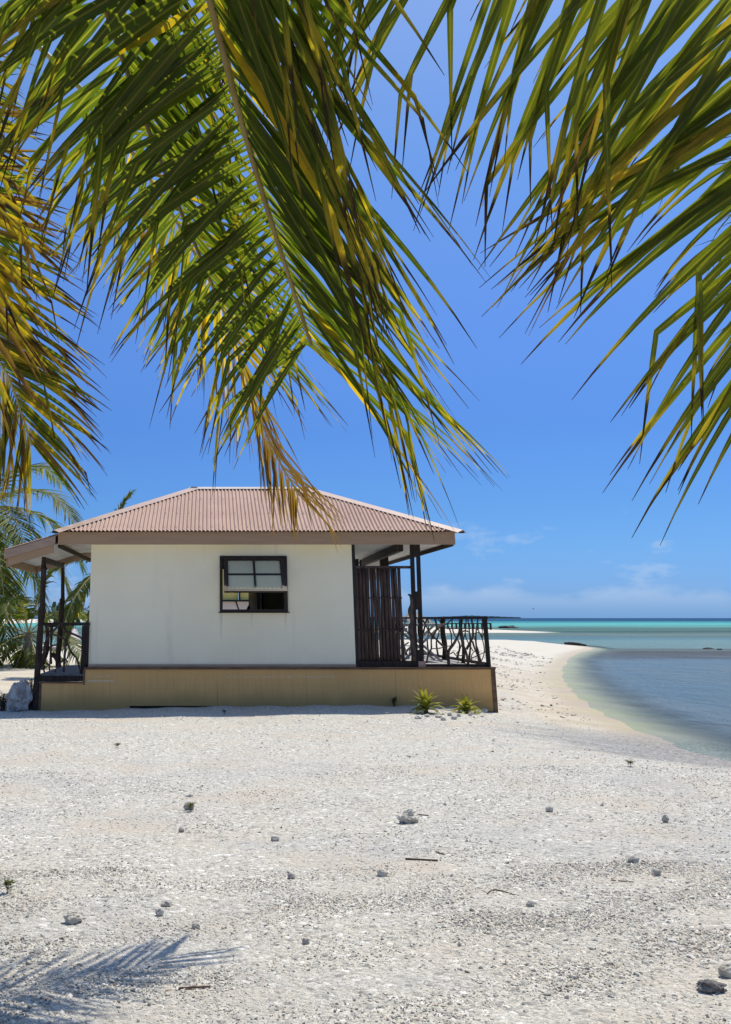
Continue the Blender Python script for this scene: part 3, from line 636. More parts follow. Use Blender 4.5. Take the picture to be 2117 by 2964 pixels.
# right railing, front run
def DR(x, y, Y): return P(1180 + x * .1724, 1740 + y * .1724, Y)
def wr(w_, Y): return w_ * .1724 * Y / 3067 / 2
Yr = YW
zrt, zrb = zf(1785.5, Yr), zf(1792, Yr)
rl = MB().box(xf(1222, 1790, Yr), xf(1411, 1788, Yr), Yr - .035, Yr + .035, zrb, zrt).build('railing', m_dark, house); rl['label'] = 'right veranda railing of tangled driftwood branches'
MB().beam((xf(1404, 1792, Yr), Yr, zrb), (xf(1415, 1925, Yr), Yr, zR), .07, .07, (1, 0, 0)).build('post', m_dark, rl)
MB().box(xf(1231, 1925, Yr) + .004, xf(1409, 1925, Yr), Yr - .03, Yr + .03, zR + .001, zf(1922, Yr)).build('bottom_rail', m_dark, rl)
RB = [([(692, 1060), (692, 850), (760, 740), (830, 620), (872, 500), (880, 290)], 52), ([(690, 860), (600, 760), (500, 660), (400, 560), (330, 450), (258, 320)], 36), ([(320, 1040), (350, 900), (400, 800), (400, 650), (440, 560), (520, 460), (640, 390), (760, 300)], 32),
      ([(458, 280), (490, 450), (450, 560), (430, 640)], 34), ([(400, 800), (560, 785), (730, 745)], 18), ([(690, 430), (735, 560), (738, 760)], 26),
      ([(1022, 1055), (990, 880), (930, 720), (900, 560), (888, 515)], 44), ([(990, 810), (1060, 680), (1100, 560), (1078, 290)], 44), ([(880, 540), (960, 500), (1040, 530), (1062, 625)], 24), ([(985, 300), (980, 450), (970, 560), (1010, 680), (1105, 845)], 24),
      ([(960, 560), (930, 690), (870, 850), (848, 1050)], 16), ([(720, 890), (770, 860), (810, 910), (900, 915), (972, 885)], 20), ([(810, 890), (880, 800), (922, 690)], 14), ([(1090, 670), (1130, 800), (1180, 930), (1192, 1050)], 32), ([(1120, 590), (1160, 740), (1200, 860), (1195, 1040)], 16),
      ([(1110, 550), (1200, 530), (1270, 605)], 20), ([(1170, 460), (1230, 570), (1270, 690), (1290, 830), (1270, 940), (1215, 1045)], 22), ([(1055, 975), (1180, 910), (1345, 840)], 18), ([(1080, 1045), (1080, 900), (1145, 830)], 20), ([(1255, 300), (1262, 480), (1240, 610)], 16), ([(945, 490), (1020, 500)], 16),
      ([(520, 300), (600, 420), (690, 440)], 18), ([(1290, 520), (1250, 620)], 16)]
for k, (pts, w_) in enumerate(RB):
    yy = Yr + .025 * ((k % 3) - 1)
    MB().tube([DR(x, y, yy) for x, y in pts], [wr(w_ * (1 - .4 * i / len(pts)), yy) for i in range(len(pts))], 7, 4, .25, k + 40).build('branch', m_branch, rl, True)
# side run going back along the deck edge
xr = BX1 - .12
sr = MB().box(xr - .03, xr + .03, Yr + .04, 26.2, zrb, zrt).build('railing', m_dark, house); sr['label'] = 'side railing of the right veranda running to the rear'
MB().box(xr - .025, xr + .025, Yr + .04, 26.2, zR + .03, zR + .085).build('bottom_rail', m_dark, sr)
for yy, r_2 in ((23.5, .055), (26.1, .05), (21.8, .035)):
    MB().tube([(xr - .02, yy, zR), (xr + .01, yy, zR + .3), (xr - .02, yy + .02, zR + .6), (xr, yy, zrb)], [r_2 * 1.1, r_2 * .9, r_2, r_2], 8, 3, .3, int(yy)).build('post', m_log, sr, True)
for k in range(6):
    y0 = Yr + .5 + k * .95; q = [Vector((xr, y0 + rng.uniform(-.1, .1), zR + .08)), Vector((xr + rng.uniform(-.04, .04), y0 + rng.uniform(-.3, .3), zR + .35)), Vector((xr + rng.uniform(-.04, .04), y0 + rng.uniform(-.35, .35), zR + .6)), Vector((xr, y0 + rng.uniform(-.25, .25), zrb + .01))]
    MB().tube(q, [.024, .018, .014, .012], 6, 3, .2, k).build('branch', m_branch, sr, True)
rr = MB().box(WX1 + .2, xr - .04, 26.17, 26.23, zrb, zrt).build('railing', m_dark, house); rr['label'] = 'rear railing of the right veranda'
for k in range(6):
    x0 = WX1 + .5 + k * .4; q = [Vector((x0, 26.2, zR)), Vector((x0 + rng.uniform(-.15, .15), 26.2, zR + .4)), Vector((x0 + rng.uniform(-.2, .2), 26.2, zrb + .01))]
    MB().tube(q, [.035, .025, .02], 6, 4, .2, k).build('branch', m_branch, rr, True)
# table and chair on the veranda
tz = zf(1805, 22.6)
tb = thing('table', (4.45, 22.7, zR), 'pale weathered table with crossed legs on the right veranda', 'table')
for k in range(5):
    MB().box(3.95, 4.95, 22.25 + k * .19, 22.43 + k * .19, tz - .045, tz).build('plank', m_table, tb)
for yy in (22.35, 23.05):
    MB().beam((4.02, yy, tz - .05), (4.86, yy + .02, zR + .005), .035, .045).build('leg', m_table, tb)
    MB().beam((4.88, yy + .06, tz - .05), (4.04, yy + .05, zR + .005), .035, .045).build('leg', m_table, tb)
MB().box(4.42, 4.48, 22.3, 23.15, zR + .38, zR + .43).build('stretcher', m_table, tb)
ch = thing('folding_chair', (4.35, 24.3, zR), 'grey blue folding chair behind the double post of the veranda', 'chair')
cz = zf(1847, 24.3)
for k in range(4): MB().box(4.1, 4.6, 24.1 + k * .11, 24.2 + k * .11, cz - .025, cz).build('seat_slat', m_chair, ch)
for xx in (4.12, 4.58):
    MB().beam((xx, 24.1, cz - .03), (xx, 24.55, zR + .01), .03, .04).build('leg', m_chair, ch)
    MB().beam((xx + .035, 24.7, cz + .4), (xx + .035, 24.1, zR + .01), .03, .04).build('leg', m_chair, ch)
MB().beam((4.12, 24.15, zR + .1), (4.58, 24.5, cz - .1), .02, .03).build('brace', m_chair, ch)
for k in range(3): MB().box(4.16, 4.60, 24.66 + k * .02, 24.68 + k * .02, cz + .15 + k * .1, cz + .22 + k * .1).build('back_slat', m_chair, ch)
# ------------------------------------------------------------------ coconut palms
def leaf_mat(name, gA, gB, yel, brn, trans, tcol, tip=0.88):
    m = bpy.data.materials.new(name); m.use_nodes = True; t = NT(m.node_tree)
    s, c, r, d = attr(t, 's'), attr(t, 'c'), attr(t, 'rnd'), attr(t, 'dry')
    p = t.n('ShaderNodeNewGeometry').outputs['Position']
    nz = t.noise(p, 14.0, 4, 0.6)
    col = t.mix(t.math('ADD', t.math('MULTIPLY', r, 0.6), t.math('MULTIPLY', nz, 0.4)), gA, gB)
    col = t.mix(t.ss(t.math('ADD', d, t.math('MULTIPLY', t.math('SUBTRACT', nz, 0.5), 0.5)), 0.38, 0.85), col, yel)
    vein = t.math('SINE', t.math('MULTIPLY', c, 26.0)); col = t.mix(t.math('MULTIPLY_ADD', vein, 0.10, 0.12), col, (0.015, 0.022, 0.004))
    rib = t.ss(c, 0.30, 0.05); col = t.mix(t.math('MULTIPLY', rib, 0.55), col, (0.26, 0.22, 0.06))
    edge = t.math('ADD', t.math('ADD', s, t.math('MULTIPLY', t.math('SUBTRACT', r, 0.5), 0.22)), t.math('MULTIPLY', d, 0.16))
    edge = t.math('ADD', edge, t.math('MULTIPLY', t.math('SUBTRACT', nz, 0.5), 0.12))
    yb = t.math('MULTIPLY', t.ss(edge, tip - 0.12, tip - 0.02), 0.6); col = t.mix(yb, col, (0.30, 0.20, 0.03))
    col = t.mix(t.ss(edge, tip, tip + 0.06), col, brn)
    col = t.mix(t.ss(d, 0.80, 0.95), col, t.mix(nz, (0.085, 0.040, 0.018), (0.16, 0.09, 0.04)))
    spot = t.math('MULTIPLY', t.ss(t.noise(p, 38.0, 3, 0.6), 0.64, 0.70), 0.55); col = t.mix(spot, col, (0.11, 0.065, 0.02))
    b = t.n('ShaderNodeBsdfPrincipled'); t.l(col, b.inputs['Base Color']); b.inputs['Roughness'].default_value = 0.5
    b.inputs['Specular IOR Level'].default_value = 0.22
    tl = t.n('ShaderNodeBsdfTranslucent'); t.l(t.mix(1.0, col, tcol, 'MULTIPLY'), tl.inputs[0])
    mx = t.n('ShaderNodeMixShader'); mx.inputs[0].default_value = trans
    t.l(b.outputs[0], mx.inputs[1]); t.l(tl.outputs[0], mx.inputs[2]); t.l(mx.outputs[0], t.n('ShaderNodeOutputMaterial').inputs[0]); return m
BRN = (0.032, 0.020, 0.013)
m_leaf = leaf_mat('palm_leaf', (0.024, 0.041, 0.005), (0.084, 0.104, 0.012), (0.50, 0.31, 0.025), BRN, 0.46, (2.7, 3.0, 0.8))
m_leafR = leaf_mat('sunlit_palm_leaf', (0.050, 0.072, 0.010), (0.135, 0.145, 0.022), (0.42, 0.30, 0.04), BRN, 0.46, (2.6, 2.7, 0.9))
m_leaf2 = leaf_mat('palm_leaf_far', (0.036, 0.072, 0.012), (0.105, 0.150, 0.026), (0.42, 0.33, 0.05), (0.11, 0.08, 0.03), 0.40, (2.2, 2.2, 1.0), 0.95)
m_stalk = M('palm_stalk', (0.30, 0.225, 0.075), 0.5, (0.21, 0.15, 0.045), 5, bump=0.1)
m_stalk2 = M('pale_palm_stalk', (0.42, 0.38, 0.17), 0.5, (0.36, 0.28, 0.10), 5)
m_trunk = M('palm_trunk', (0.30, 0.27, 0.23), 0.9, (0.20, 0.175, 0.15), 4, stretch=(1, 1, 6), bump=0.6, bscale=10)
DN = Vector((0, 0, -1))
def leaflet(mb, B, d, L, W, N, nseg, droop, kink, ka, r, dry, fold=0.42, seed=0):
    pts = [B]; ds = [d]; dn = False
    for k in range(nseg):
        s = (k + .5) / nseg
        d = (d + DN * droop * (0.25 + 1.5 * s) / nseg).normalized()
        if not dn and s > kink: d = (d * (1 - ka) + DN * ka).normalized(); dn = True
        pts.append(pts[-1] + d * (L / nseg)); ds.append(d)
    vs = []; S = []; Cc = []
    for i, p in enumerate(pts):
        q = i / nseg; dd = ds[i]
        wd = dd.cross(N)
        if wd.length < .05: wd = dd.cross(Vector((0, 1, 0.2)))
        wd.normalize(); nn = wd.cross(dd).normalized()
        w_ = W * (0.35 + 0.65 * min(1, q / .16)) * (1 - max(0, (q - .3) / .7) ** 1.35) * .5 if q < 1 else 0.0008
        vs += [p + wd * w_ - nn * w_ * fold, p, p - wd * w_ - nn * w_ * fold]
        S += [q] * 3; Cc += [1, 0, 1]
    fs = []
    for i in range(nseg):
        a = i * 3; fs += [(a, a + 1, a + 4, a + 3), (a + 1, a + 2, a + 5, a + 4)]
    mb.add(vs, fs, s=S, c=Cc, rnd=r, dry=dry)
def frond(parent, pts, rad, spec, seed, lm, sm, single):
    """rachis through pts with leaflets from spec; single: every leaflet its own object"""
    R = random.Random(seed)
    q, _ = smooth([Vector(p) for p in pts], [1] * len(pts), 12)
    cum = [0.0]
    for a, b in zip(q, q[1:]): cum.append(cum[-1] + (b - a).length)
    tot = cum[-1]
    def at(x):
        x = min(max(x, 0), 1) * tot
        i = 0
        while i < len(q) - 2 and cum[i + 1] < x: i += 1
        f = (x - cum[i]) / max(cum[i + 1] - cum[i], 1e-6)
        return q[i].lerp(q[i + 1], f), (q[min(i + 2, len(q) - 1)] - q[max(i - 1, 0)]).normalized()
    rr_ = [rad[0] + (rad[1] - rad[0]) * (cum[i] / tot) ** .85 for i in range(len(q))]
    fr = MB().tube(q, rr_, 8).build('frond', sm, parent, True)
    joined = MB()
    n = spec['n']; t0 = spec.get('t0', .25)
    for side in spec.get('sides', (-1, 1)):
        for k in range(n):
            x = t0 + (1 - t0) * (k + R.uniform(.25, .75)) / n
            B, T_ = at(x)
            N = spec.get('N')
            N = Vector(N) if N else Vector((0, 0, 1)); N = (N - T_ * N.dot(T_)).normalized()
            S_ = T_.cross(N).normalized() * side
            f = (x - t0) / (1 - t0)
            a0, a1 = spec.get('angR' if side > 0 else 'angL', spec.get('ang', (72, 28))); an = math.radians(a0 + (a1 - a0) * f ** 1.3 + R.gauss(0, spec.get('jit', 4)))
            lift = spec.get('lift', .12) + R.gauss(0, .08)
            d = (T_ * math.cos(an) + S_ * math.sin(an) + N * lift).normalized()
            l0, l1, l2 = spec['len']
            L = (l0 + (l1 - l0) * min(1, f / .45)) if f < .45 else (l1 + (l2 - l1) * ((f - .45) / .55) ** 1.5)
            L *= R.uniform(.88, 1.08)
            if R.random() < spec.get('pk', .3): kink, ka = R.uniform(.45, .85), R.uniform(.45, .9)
            else: kink, ka = 2, 0
            dr = spec.get('droop', .8) * R.uniform(.6, 1.4)
            dry = min(1, max(0, spec.get('dry', .08) + (R.uniform(.3, .75) if R.random() < spec.get('pd', .06) else R.gauss(0, .08)) + spec.get('drytip', 0) * f))
            W = spec['W'] * R.uniform(.8, 1.12) * (1 - .35 * max(0, f - .6) / .4)
            Nn = (N + Vector((R.gauss(0, .25), R.gauss(0, .25), R.gauss(0, .12)))).normalized()
            mb = MB() if single else joined
            rv = R.random() if kink > 1 else R.uniform(.75, 1)
            leaflet(mb, B + S_ * rad[1] * .5, d, L, W, Nn, spec.get('seg', 9), dr, kink, ka, rv, dry, spec.get('fold', .62))
            if spec.get('seg', 9) > 6 and R.random() < .35:         # split tip: a second, thinner strand
                q0 = [Vector(v_) for v_ in mb.v[-3 * (spec.get('seg', 9) + 1):][1::3]]; i0 = int(len(q0) * .62)
                leaflet(mb, q0[i0], ((q0[i0 + 1] - q0[i0]).normalized() + Vector((R.gauss(0, .10), R.gauss(0, .10), -.05))).normalized(), L * R.uniform(.28, .42), W * .42, Nn, 4, dr * .6, 2, 0, 1.0, min(1, dry + .5), .3)
            if single: mb.build('leaflet', lm, fr, False)
    if not single: joined.build('leaflets', lm, fr, True)['kind'] = 'stuff'
    return fr
def palm_trunk(parent, base, top, r0, r1, bend=(0, 0, 0)):
    b, t_ = Vector(base), Vector(top); pts = []; rad = []; n = 40
    for k in range(n + 1):
        q = k / n; p = b.lerp(t_, q) + Vector(bend) * math.sin(math.pi * q)
        pts.append(p); rad.append((r0 + (r1 - r0) * q + .5 * r0 * max(0, .12 - q) / .12) * (1 + .05 * (k % 2)))
    MB().tube(pts, rad, 12, 1, .06, 3).build('trunk', m_trunk, parent, True)

def sheath(parent, c, r):                                           # fibrous heart of the crown and a few nuts
    MB().tube([c - Vector((0, 0, .35)), c - Vector((0, 0, .1)), c + Vector((0, 0, .12)), c + Vector((0, 0, .3))], [r, r * 1.25, r * .9, r * .25], 12, 3, .25, 4).build('crown_sheath', m_trunk, parent, True)
    for k in range(5):
        a = k * 1.26 + .4; q = c + Vector((math.cos(a) * r * 1.4, math.sin(a) * r * 1.4, -.16 - .05 * (k % 2)))
        MB().tube([q + Vector((0, 0, .13)), q + Vector((0, 0, .08)), q, q - Vector((0, 0, .08)), q - Vector((0, 0, .12))], [.02, .075, .10, .08, .02], 10, 2).build('coconut', m_nut, parent, True)
m_nut = M('green_coconut', (0.16, 0.19, 0.03), .5, (0.28, 0.22, 0.05), 6)
# palm behind the camera whose long frond hangs across the middle of the view
crA = Vector((-.45, -.4, 3.95)); bA = (-1.0, -1.7, gz(-1.0, -1.7))
pA = thing('coconut_palm', bA, 'near coconut palm whose big dark green frond hangs over the bungalow roof', 'palm')
palm_trunk(pA, (bA[0], bA[1], bA[2] - .1), crA, .17, .11, (-.1, -.25, 0))
sheath(pA, crA, .13)
frond(pA, [crA, (-.40, .6, 4.10), (-.24, 1.6, 3.86), (.005, 2.6, 3.334), (.179, 3.25, 3.03), (.405, 3.9, 2.64)], (.030, .0075),
      dict(n=148, t0=.20, len=(1.18, 1.22, 1.0), W=.038, angL=(80, 40), angR=(20, 40), droop=.34, lift=-.02, N=(.45, .35, .80), pk=.45, dry=.02, pd=.05, jit=6, drytip=.10), 11, m_leaf, m_stalk, True)
frond(pA, [crA, (-.60, .8, 4.35), (-.58, 1.9, 4.25), (-.42, 2.95, 3.80), (-.20, 3.7, 3.36), (.06, 4.4, 2.95)], (.028, .007),
      dict(n=90, t0=.25, len=(1.1, 1.1, .8), W=.042, angL=(78, 42), angR=(30, 40), droop=.25, lift=-.02, N=(.45, .35, .80), pk=.35, dry=.04, pd=.06, seg=8), 28, m_leaf, m_stalk, False)
for k, pts in enumerate([[crA, (.2, .9, 5.4), (.9, 2.6, 6.0), (1.7, 4.6, 5.9)], [crA, (-.6, .8, 5.3), (-.6, 2.4, 6.1), (-.2, 4.2, 6.0)], [crA, (.6, -.6, 5.1), (2.0, -.6, 5.4), (3.2, -.4, 4.6)], [crA, (-1.2, -.9, 5.2), (-2.2, -1.4, 5.3), (-3.3, -1.8, 4.4)], [crA, (-.2, -1.4, 5.2), (.2, -2.6, 5.1), (.4, -3.7, 4.2)]]):
    frond(pA, pts, (.028, .006), dict(n=62, t0=.2, len=(.75, .85, .5), W=.05, droop=.7, seg=6), 30 + k, m_leaf, m_stalk, False)  # unseen upper crown fronds, added to shade the hanging frond

# palm just outside the left edge: yellowing and drying fronds
crB = Vector((-2.7, 5.3, 5.1)); bB = (-3.0, 5.6, gz(-3.0, 5.6))
pB = thing('coconut_palm', bB, 'coconut palm at the left edge with yellow, orange and brown drying fronds', 'palm')
palm_trunk(pB, (bB[0], bB[1], bB[2] - .1), crB, .18, .12, (-.2, 0, 0))
sheath(pB, crB, .14)
frond(pB, [crB, (-1.7, 5.5, 5.4), (-.75, 5.8, 4.75), (0, 6.4, 3.75), P(769, 1251, 6.5), P(868, 1435, 6.7)], (.026, .006),
      dict(n=70, t0=.42, len=(.8, .92, .45), W=.036, ang=(60, 26), droop=.42, lift=.05, pk=.22, dry=.14, pd=.14, drytip=1.05, jit=4), 12, m_leaf, m_stalk2, True)
frond(pB, [crB, (-2.05, 5.4, 4.85), (-1.5, 5.5, 3.9), P(-30, 980, 5.6), P(29, 1100, 5.6), P(94, 1290, 5.7)], (.024, .006),
      dict(n=62, t0=.45, len=(.85, .9, .5), W=.034, ang=(60, 26), droop=.30, lift=.05, pk=.10, dry=.42, pd=.25, drytip=.12, jit=4, N=(.1, .6, .6)), 13, m_leaf, m_stalk2, True)
frond(pB, [crB, (-2.2, 4.9, 5.0), P(-330, 180, 4.7), P(-170, 480, 4.5), P(-110, 800, 4.4), P(-90, 960, 4.4)], (.026, .008),
      dict(n=56, t0=.50, len=(.9, .9, .6), W=.042, ang=(46, 24), droop=.25, lift=.0, pk=.3, dry=.60, pd=.20, jit=6, sides=(1,), N=(.2, .7, .6)), 14, m_leaf, m_stalk, False)
frond(pB, [crB, (-2.2, 6.2, 5.6), P(-160, 250, 6.8), P(-60, 600, 7.2), P(-20, 760, 7.3)], (.026, .008),
      dict(n=46, t0=.35, len=(.75, .8, .5), W=.045, ang=(60, 30), droop=.35, lift=.05, pk=.05, dry=.14, pd=.1, jit=4, N=(.0, .6, .8)), 15, m_leaf, m_stalk2, False)
for k, pts in enumerate([[crB, (-3.4, 4.6, 5.9), (-4.2, 3.6, 5.6), (-4.6, 2.8, 4.6)], [crB, (-3.7, 5.9, 5.8), (-5.0, 6.4, 5.2), (-5.7, 6.6, 4.0)], [crB, (-3.0, 6.4, 6.0), (-3.2, 7.6, 5.8), (-3.3, 8.7, 4.8)]]):
    frond(pB, pts, (.028, .006), dict(n=50, t0=.2, len=(.75, .85, .5), W=.05, droop=.7, seg=6), 40 + k, m_leaf, m_stalk, False)

# palm outside the right edge
crC = Vector((2.30, 3.20, 1.85)); bC = (2.55, 3.35, gz(2.55, 3.35))
pC = thing('coconut_palm', bC, 'coconut palm at the right edge, long olive leaflets sweeping down to the left', 'palm')
palm_trunk(pC, (bC[0], bC[1], bC[2] - .1), crC, .20, .14)
sheath(pC, crC, .15)
frond(pC, [crC, (2.10, 3.10, 2.35), P(2340, 520, 3.0), P(2230, 80, 2.9), P(1930, -230, 2.85), P(1520, -360, 2.85), P(1180, -410, 2.9), P(860, -360, 2.95)], (.030, .007),
      dict(n=96, t0=.24, len=(1.0, 1.30, .90), W=.036, ang=(120, 58), droop=.30, lift=-.02, pk=.26, dry=.10, pd=.08, jit=5, N=(.10, 1, .10), sides=(1,), seg=10), 16, m_leafR, m_stalk, True)
frond(pC, [crC, (2.38, 3.40, 2.50), P(2420, 380, 3.6), P(2200, -40, 3.6), P(1900, -300, 3.6), P(1560, -440, 3.7), P(1300, -460, 3.8)], (.030, .007),
      dict(n=34, t0=.28, len=(.85, 1.05, .6), W=.036, ang=(116, 58), droop=.5, lift=.0, pk=.12, dry=.16, pd=.1, jit=6, N=(.1, 1, .25), sides=(1,)), 17, m_leafR, m_stalk, True)
frond(pC, [crC, (2.6, 3.8, 2.60), P(2420, 420, 4.6), P(2260, 520, 4.8), P(2150, 640, 4.9)], (.026, .007),
      dict(n=40, t0=.35, len=(.7, .7, .45), W=.04, ang=(60, 30), droop=.9, pk=.15, dry=.12), 18, m_leaf, m_stalk, False)
for k, pts in enumerate([[crC, (2.9, 2.9, 2.8), (3.9, 2.5, 3.1), (4.8, 2.2, 2.5)], [crC, (2.3, 2.5, 2.8), (2.5, 1.3, 3.2), (2.7, .2, 2.7)]]):
    frond(pC, pts, (.028, .006), dict(n=50, t0=.2, len=(.75, .85, .5), W=.05, droop=.7, seg=6), 50 + k, m_leaf, m_stalk, False)

def far_palm(name_label, base, crown, nf, Lf, seed, r0=.16, r1=.12, skirt=0, zmin=-55, wmul=1.0, group=None, az_list=None, dryb=.06):
    R = random.Random(seed); b = Vector(base); c = Vector(crown)
    t_ = thing('coconut_palm', b, name_label, 'palm', group)
    palm_trunk(t_, b - Vector((0, 0, .15)), c, r0, r1, (.05, 0, 0))
    for k in range(nf):
        if az_list: az_, el_ = az_list[k]
        else: az_ = k * 2.399 + R.uniform(-.2, .2); el_ = 80 + (zmin - 80) * (k / (nf - 1)) ** .9 + R.uniform(-6, 6)
        az_ = az_; e = math.radians(el_); L = Lf * R.uniform(.85, 1.1)
        d = Vector((math.cos(az_) * math.cos(e), math.sin(az_) * math.cos(e), math.sin(e)))
        pts = [c]; p = c.copy()
        for j in range(6):
            d = (d + DN * (.16 + .055 * j)).normalized(); p = p + d * L / 6; pts.append(p.copy())
        old = max(0, (k - nf * .72) / (nf * .28))
        frond(t_, pts, (.03, .008), dict(n=54, t0=.16, len=(.55 * Lf / 4, .95 * Lf / 4, .45 * Lf / 4), W=.055 * wmul, ang=(66, 30), droop=.75, lift=.1, pk=.0, dry=dryb + .45 * old * skirt, pd=.10, seg=5, jit=5), seed * 31 + k, m_leaf2, m_stalk2, False)
    return t_
def gp(u, v, z=0.0):
    g = G(u, v, z)
    for _ in range(3): g = G(u, v, gz(g.x, g.y))
    return g
g1_ = gp(71, 1932)
far_palm('short palm with yellow lower fronds on the sand left of the porch', g1_, (g1_.x + .1, g1_.y, zf(1835, g1_.y)), 15, 3.8, 3, .16, .13, 1, -78, 1.25)
g2_ = gp(-60, 1925)
far_palm('tall leafy palm crossing the left edge behind the porch', g2_, (P(-40, 1470, g2_.y)), 21, 5.6, 5, .20, .15, .6, -60, 1.3)
g3_ = Vector((xf(330, 1800, 31), 31, gz(xf(330, 1800, 31), 31)))
far_palm('palm behind the bungalow with frond tips above the left roof slope', g3_, P(318, 1640, 31), 13, 2.6, 8, .16, .12, 0, -60, 1.3)
# ------------------------------------------------------------------ stones, plants and things on the shore
def stone_mesh(r, sd, sub=3, rough=.35, flat=.7, freq=1.3):
    import bmesh
    bm = bmesh.new(); bmesh.ops.create_icosphere(bm, subdivisions=sub, radius=1.0)
    for v in bm.verts:
        p = v.co.copy(); o = Vector((sd * 7.3, sd * 3.1, sd * 1.7))
        k = 1 + rough * mnoise.noise(p * freq + o) + rough * .5 * mnoise.noise(p * freq * 2.3 + o) + rough * .22 * mnoise.noise(p * freq * 5 + o)
        if sub >= 5: k += .05 * mnoise.noise(p * 9 + o) + .03 * mnoise.noise(p * 19 + o)
        v.co = p * k; v.co.z *= flat
        v.co *= r
    vs = [v.co.copy() for v in bm.verts]; fs = [tuple(v.index for v in f.verts) for f in bm.faces]; bm.free(); return vs, fs
m_coral = M('pale_coral_rock', (0.74, 0.69, 0.59), 0.9, (0.52, 0.47, 0.38), 22, bump=0.9, bscale=60)
m_coral2 = M('grey_coral_rock', (0.44, 0.405, 0.35), 0.9, (0.62, 0.58, 0.51), 25, bump=0.9, bscale=70)
m_stone3 = M('shade_dark_stone', (0.13, 0.12, 0.115), 0.9, (0.30, 0.28, 0.26), 14, bump=0.9, bscale=50)  # dark tone is the stone's shaded side put into its colour
m_boulder = M('grey_boulder', (0.62, 0.56, 0.50), 0.9, (0.34, 0.30, 0.26), 7, bump=1.0, bscale=16)
m_twig = M('dry_twig', (0.10, 0.062, 0.042), 0.8, (0.16, 0.10, 0.07), 20)
m_wood = M('black_driftwood', (0.022, 0.020, 0.019), 0.8, (0.06, 0.055, 0.05), 6, bump=.5)
def stone(u, v, wpx_, hpx, label, mat, sd, sub=3, rough=.35, flat=.75, name='coral_stone', cat='stone', group=None, ax=1.0, rz=0.0):
    g = gp(u, v); k = g.y / 3067
    rx, rz_ = wpx_ * k / 2, hpx * k / 2
    vs, fs = stone_mesh(1.0, sd, sub, rough, 1.0)
    z0 = min(q.z for q in vs); z1 = max(q.z for q in vs); x1 = max(abs(q.x) for q in vs)
    cs, sn_ = math.cos(rz), math.sin(rz); out = []
    for q in vs:
        x, y, z = q.x / x1 * rx, q.y / x1 * rx * .75 * ax, (q.z - z0) / (z1 - z0) * rz_ * 2
        out.append((g.x + x * cs - y * sn_, g.y + rx * .4 + x * sn_ + y * cs, g.z - rz_ * .35 + z))
    o = MB().add(out, fs).build(name, mat, None, False, (g.x, g.y + rx * .4, g.z)); return tag(o, label, cat, group)
D = 1.30357
stone(910 * D, 1829 * D, 62, 44, 'largest pale holed coral chunk lying in the middle of the gravel', m_coral, 1, 4, .5)
stone(850 * D, 1946 * D, 36, 22, 'white coral lump below the large holed coral chunk', m_coral, 2)
stone(1588 * D, 2206 * D, 78, 34, 'elongated stone with shade put into its dark colour near the bottom right corner', m_stone3, 3, 4, .45, rz=-.35)
stone(160 * D, 2054 * D, 54, 34, 'brown coral fragment beside the palm shadow', m_coral, 4, 4, .55)
stone(420 * D, 1799 * D, 32, 26, 'grey stone with a sprig beside it, left of the gravel centre', m_coral2, 5)
stone(612 * D, 1868 * D, 24, 16, 'small dark flat stone left of the middle of the gravel', m_coral2, 6)
stone(1222 * D, 1803 * D, 24, 20, 'square grey stone to the right of the large coral chunk', m_coral, 7, 2, .25)
stone(1410 * D, 1915 * D, 34, 18, 'grey stone in the right half of the gravel below the waterline', m_coral2, 8)
stone(648 * D, 1952 * D, 22, 18, 'small grey stone left of the white coral lump', m_coral2, 9)
stone(403 * D, 1848 * D, 18, 16, 'tiny grey stone below the stone with the sprig', m_coral2, 10)
stone(1480 * D, 1826 * D, 20, 24, 'upright grey pebble at the right near the bay', m_coral2, 11)
stone(1462 * D, 1945 * D, 24, 20, 'greenish grey stone at the far right of the gravel', m_coral2, 12)
stone(1622 * D, 2172 * D, 50, 40, 'pale stone cut by the right edge of the picture', m_coral, 13)
stone(370 * D, 2013 * D, 30, 18, 'white coral piece above the palm shadow', m_coral, 14)
stone(436 * D, 2062 * D, 26, 16, 'white coral pebble at the tip of the palm shadow', m_coral, 15)
stone(355 * D, 2034 * D, 24, 22, 'cream pebble at the upper rim of the palm shadow', m_coral, 16)
stone(680 * D, 2097 * D, 22, 18, 'grey pebble on bare gravel right of the palm shadow', m_coral2, 17)
stone(1180 * D, 2014 * D, 26, 18, 'flat grey pebble in the lower right gravel', m_coral2, 18)
stone(860 * D, 1586 * D, 14, 8, 'small stone at the edge of the eave shadow', m_coral, 19)
stone(1077 * D, 1582 * D, 20, 13, 'round grey stone right of the spiky rosette plants', m_coral, 20)
for k, (x, y) in enumerate([(950, 1592), (975, 1594), (1000, 1590), (1020, 1592), (1045, 1590), (1062, 1584), (930, 1596), (1010, 1598), (985, 1600)]):
    stone(x * D, y * D, rng.uniform(12, 22), rng.uniform(9, 14), 'small pale pebble ringed around the two rosette plants', m_coral, 21 + k, 2, group='pebbles round the rosette plants')
# boulder by the porch
gb = Vector((xf(53, 2050, 19.8), 19.95, gz(xf(53, 2050, 19.8), 19.95)))
vs, fs = stone_mesh(1.0, 33.7, 5, .62, 1.0, 1.25)
out = []
for q in vs:
    x, y, z = q.x * .20, q.y * .19, q.z * .275
    x += -.06 * (z - .1) * -1.2
    out.append((gb.x + x * (1.15 - .45 * max(0, z / .3)), gb.y + y, gb.z + .20 + z))
tag(MB().add(out, fs).build('boulder', m_boulder, None, False, gb), 'tall grey coral boulder standing beside the left porch post', 'boulder')
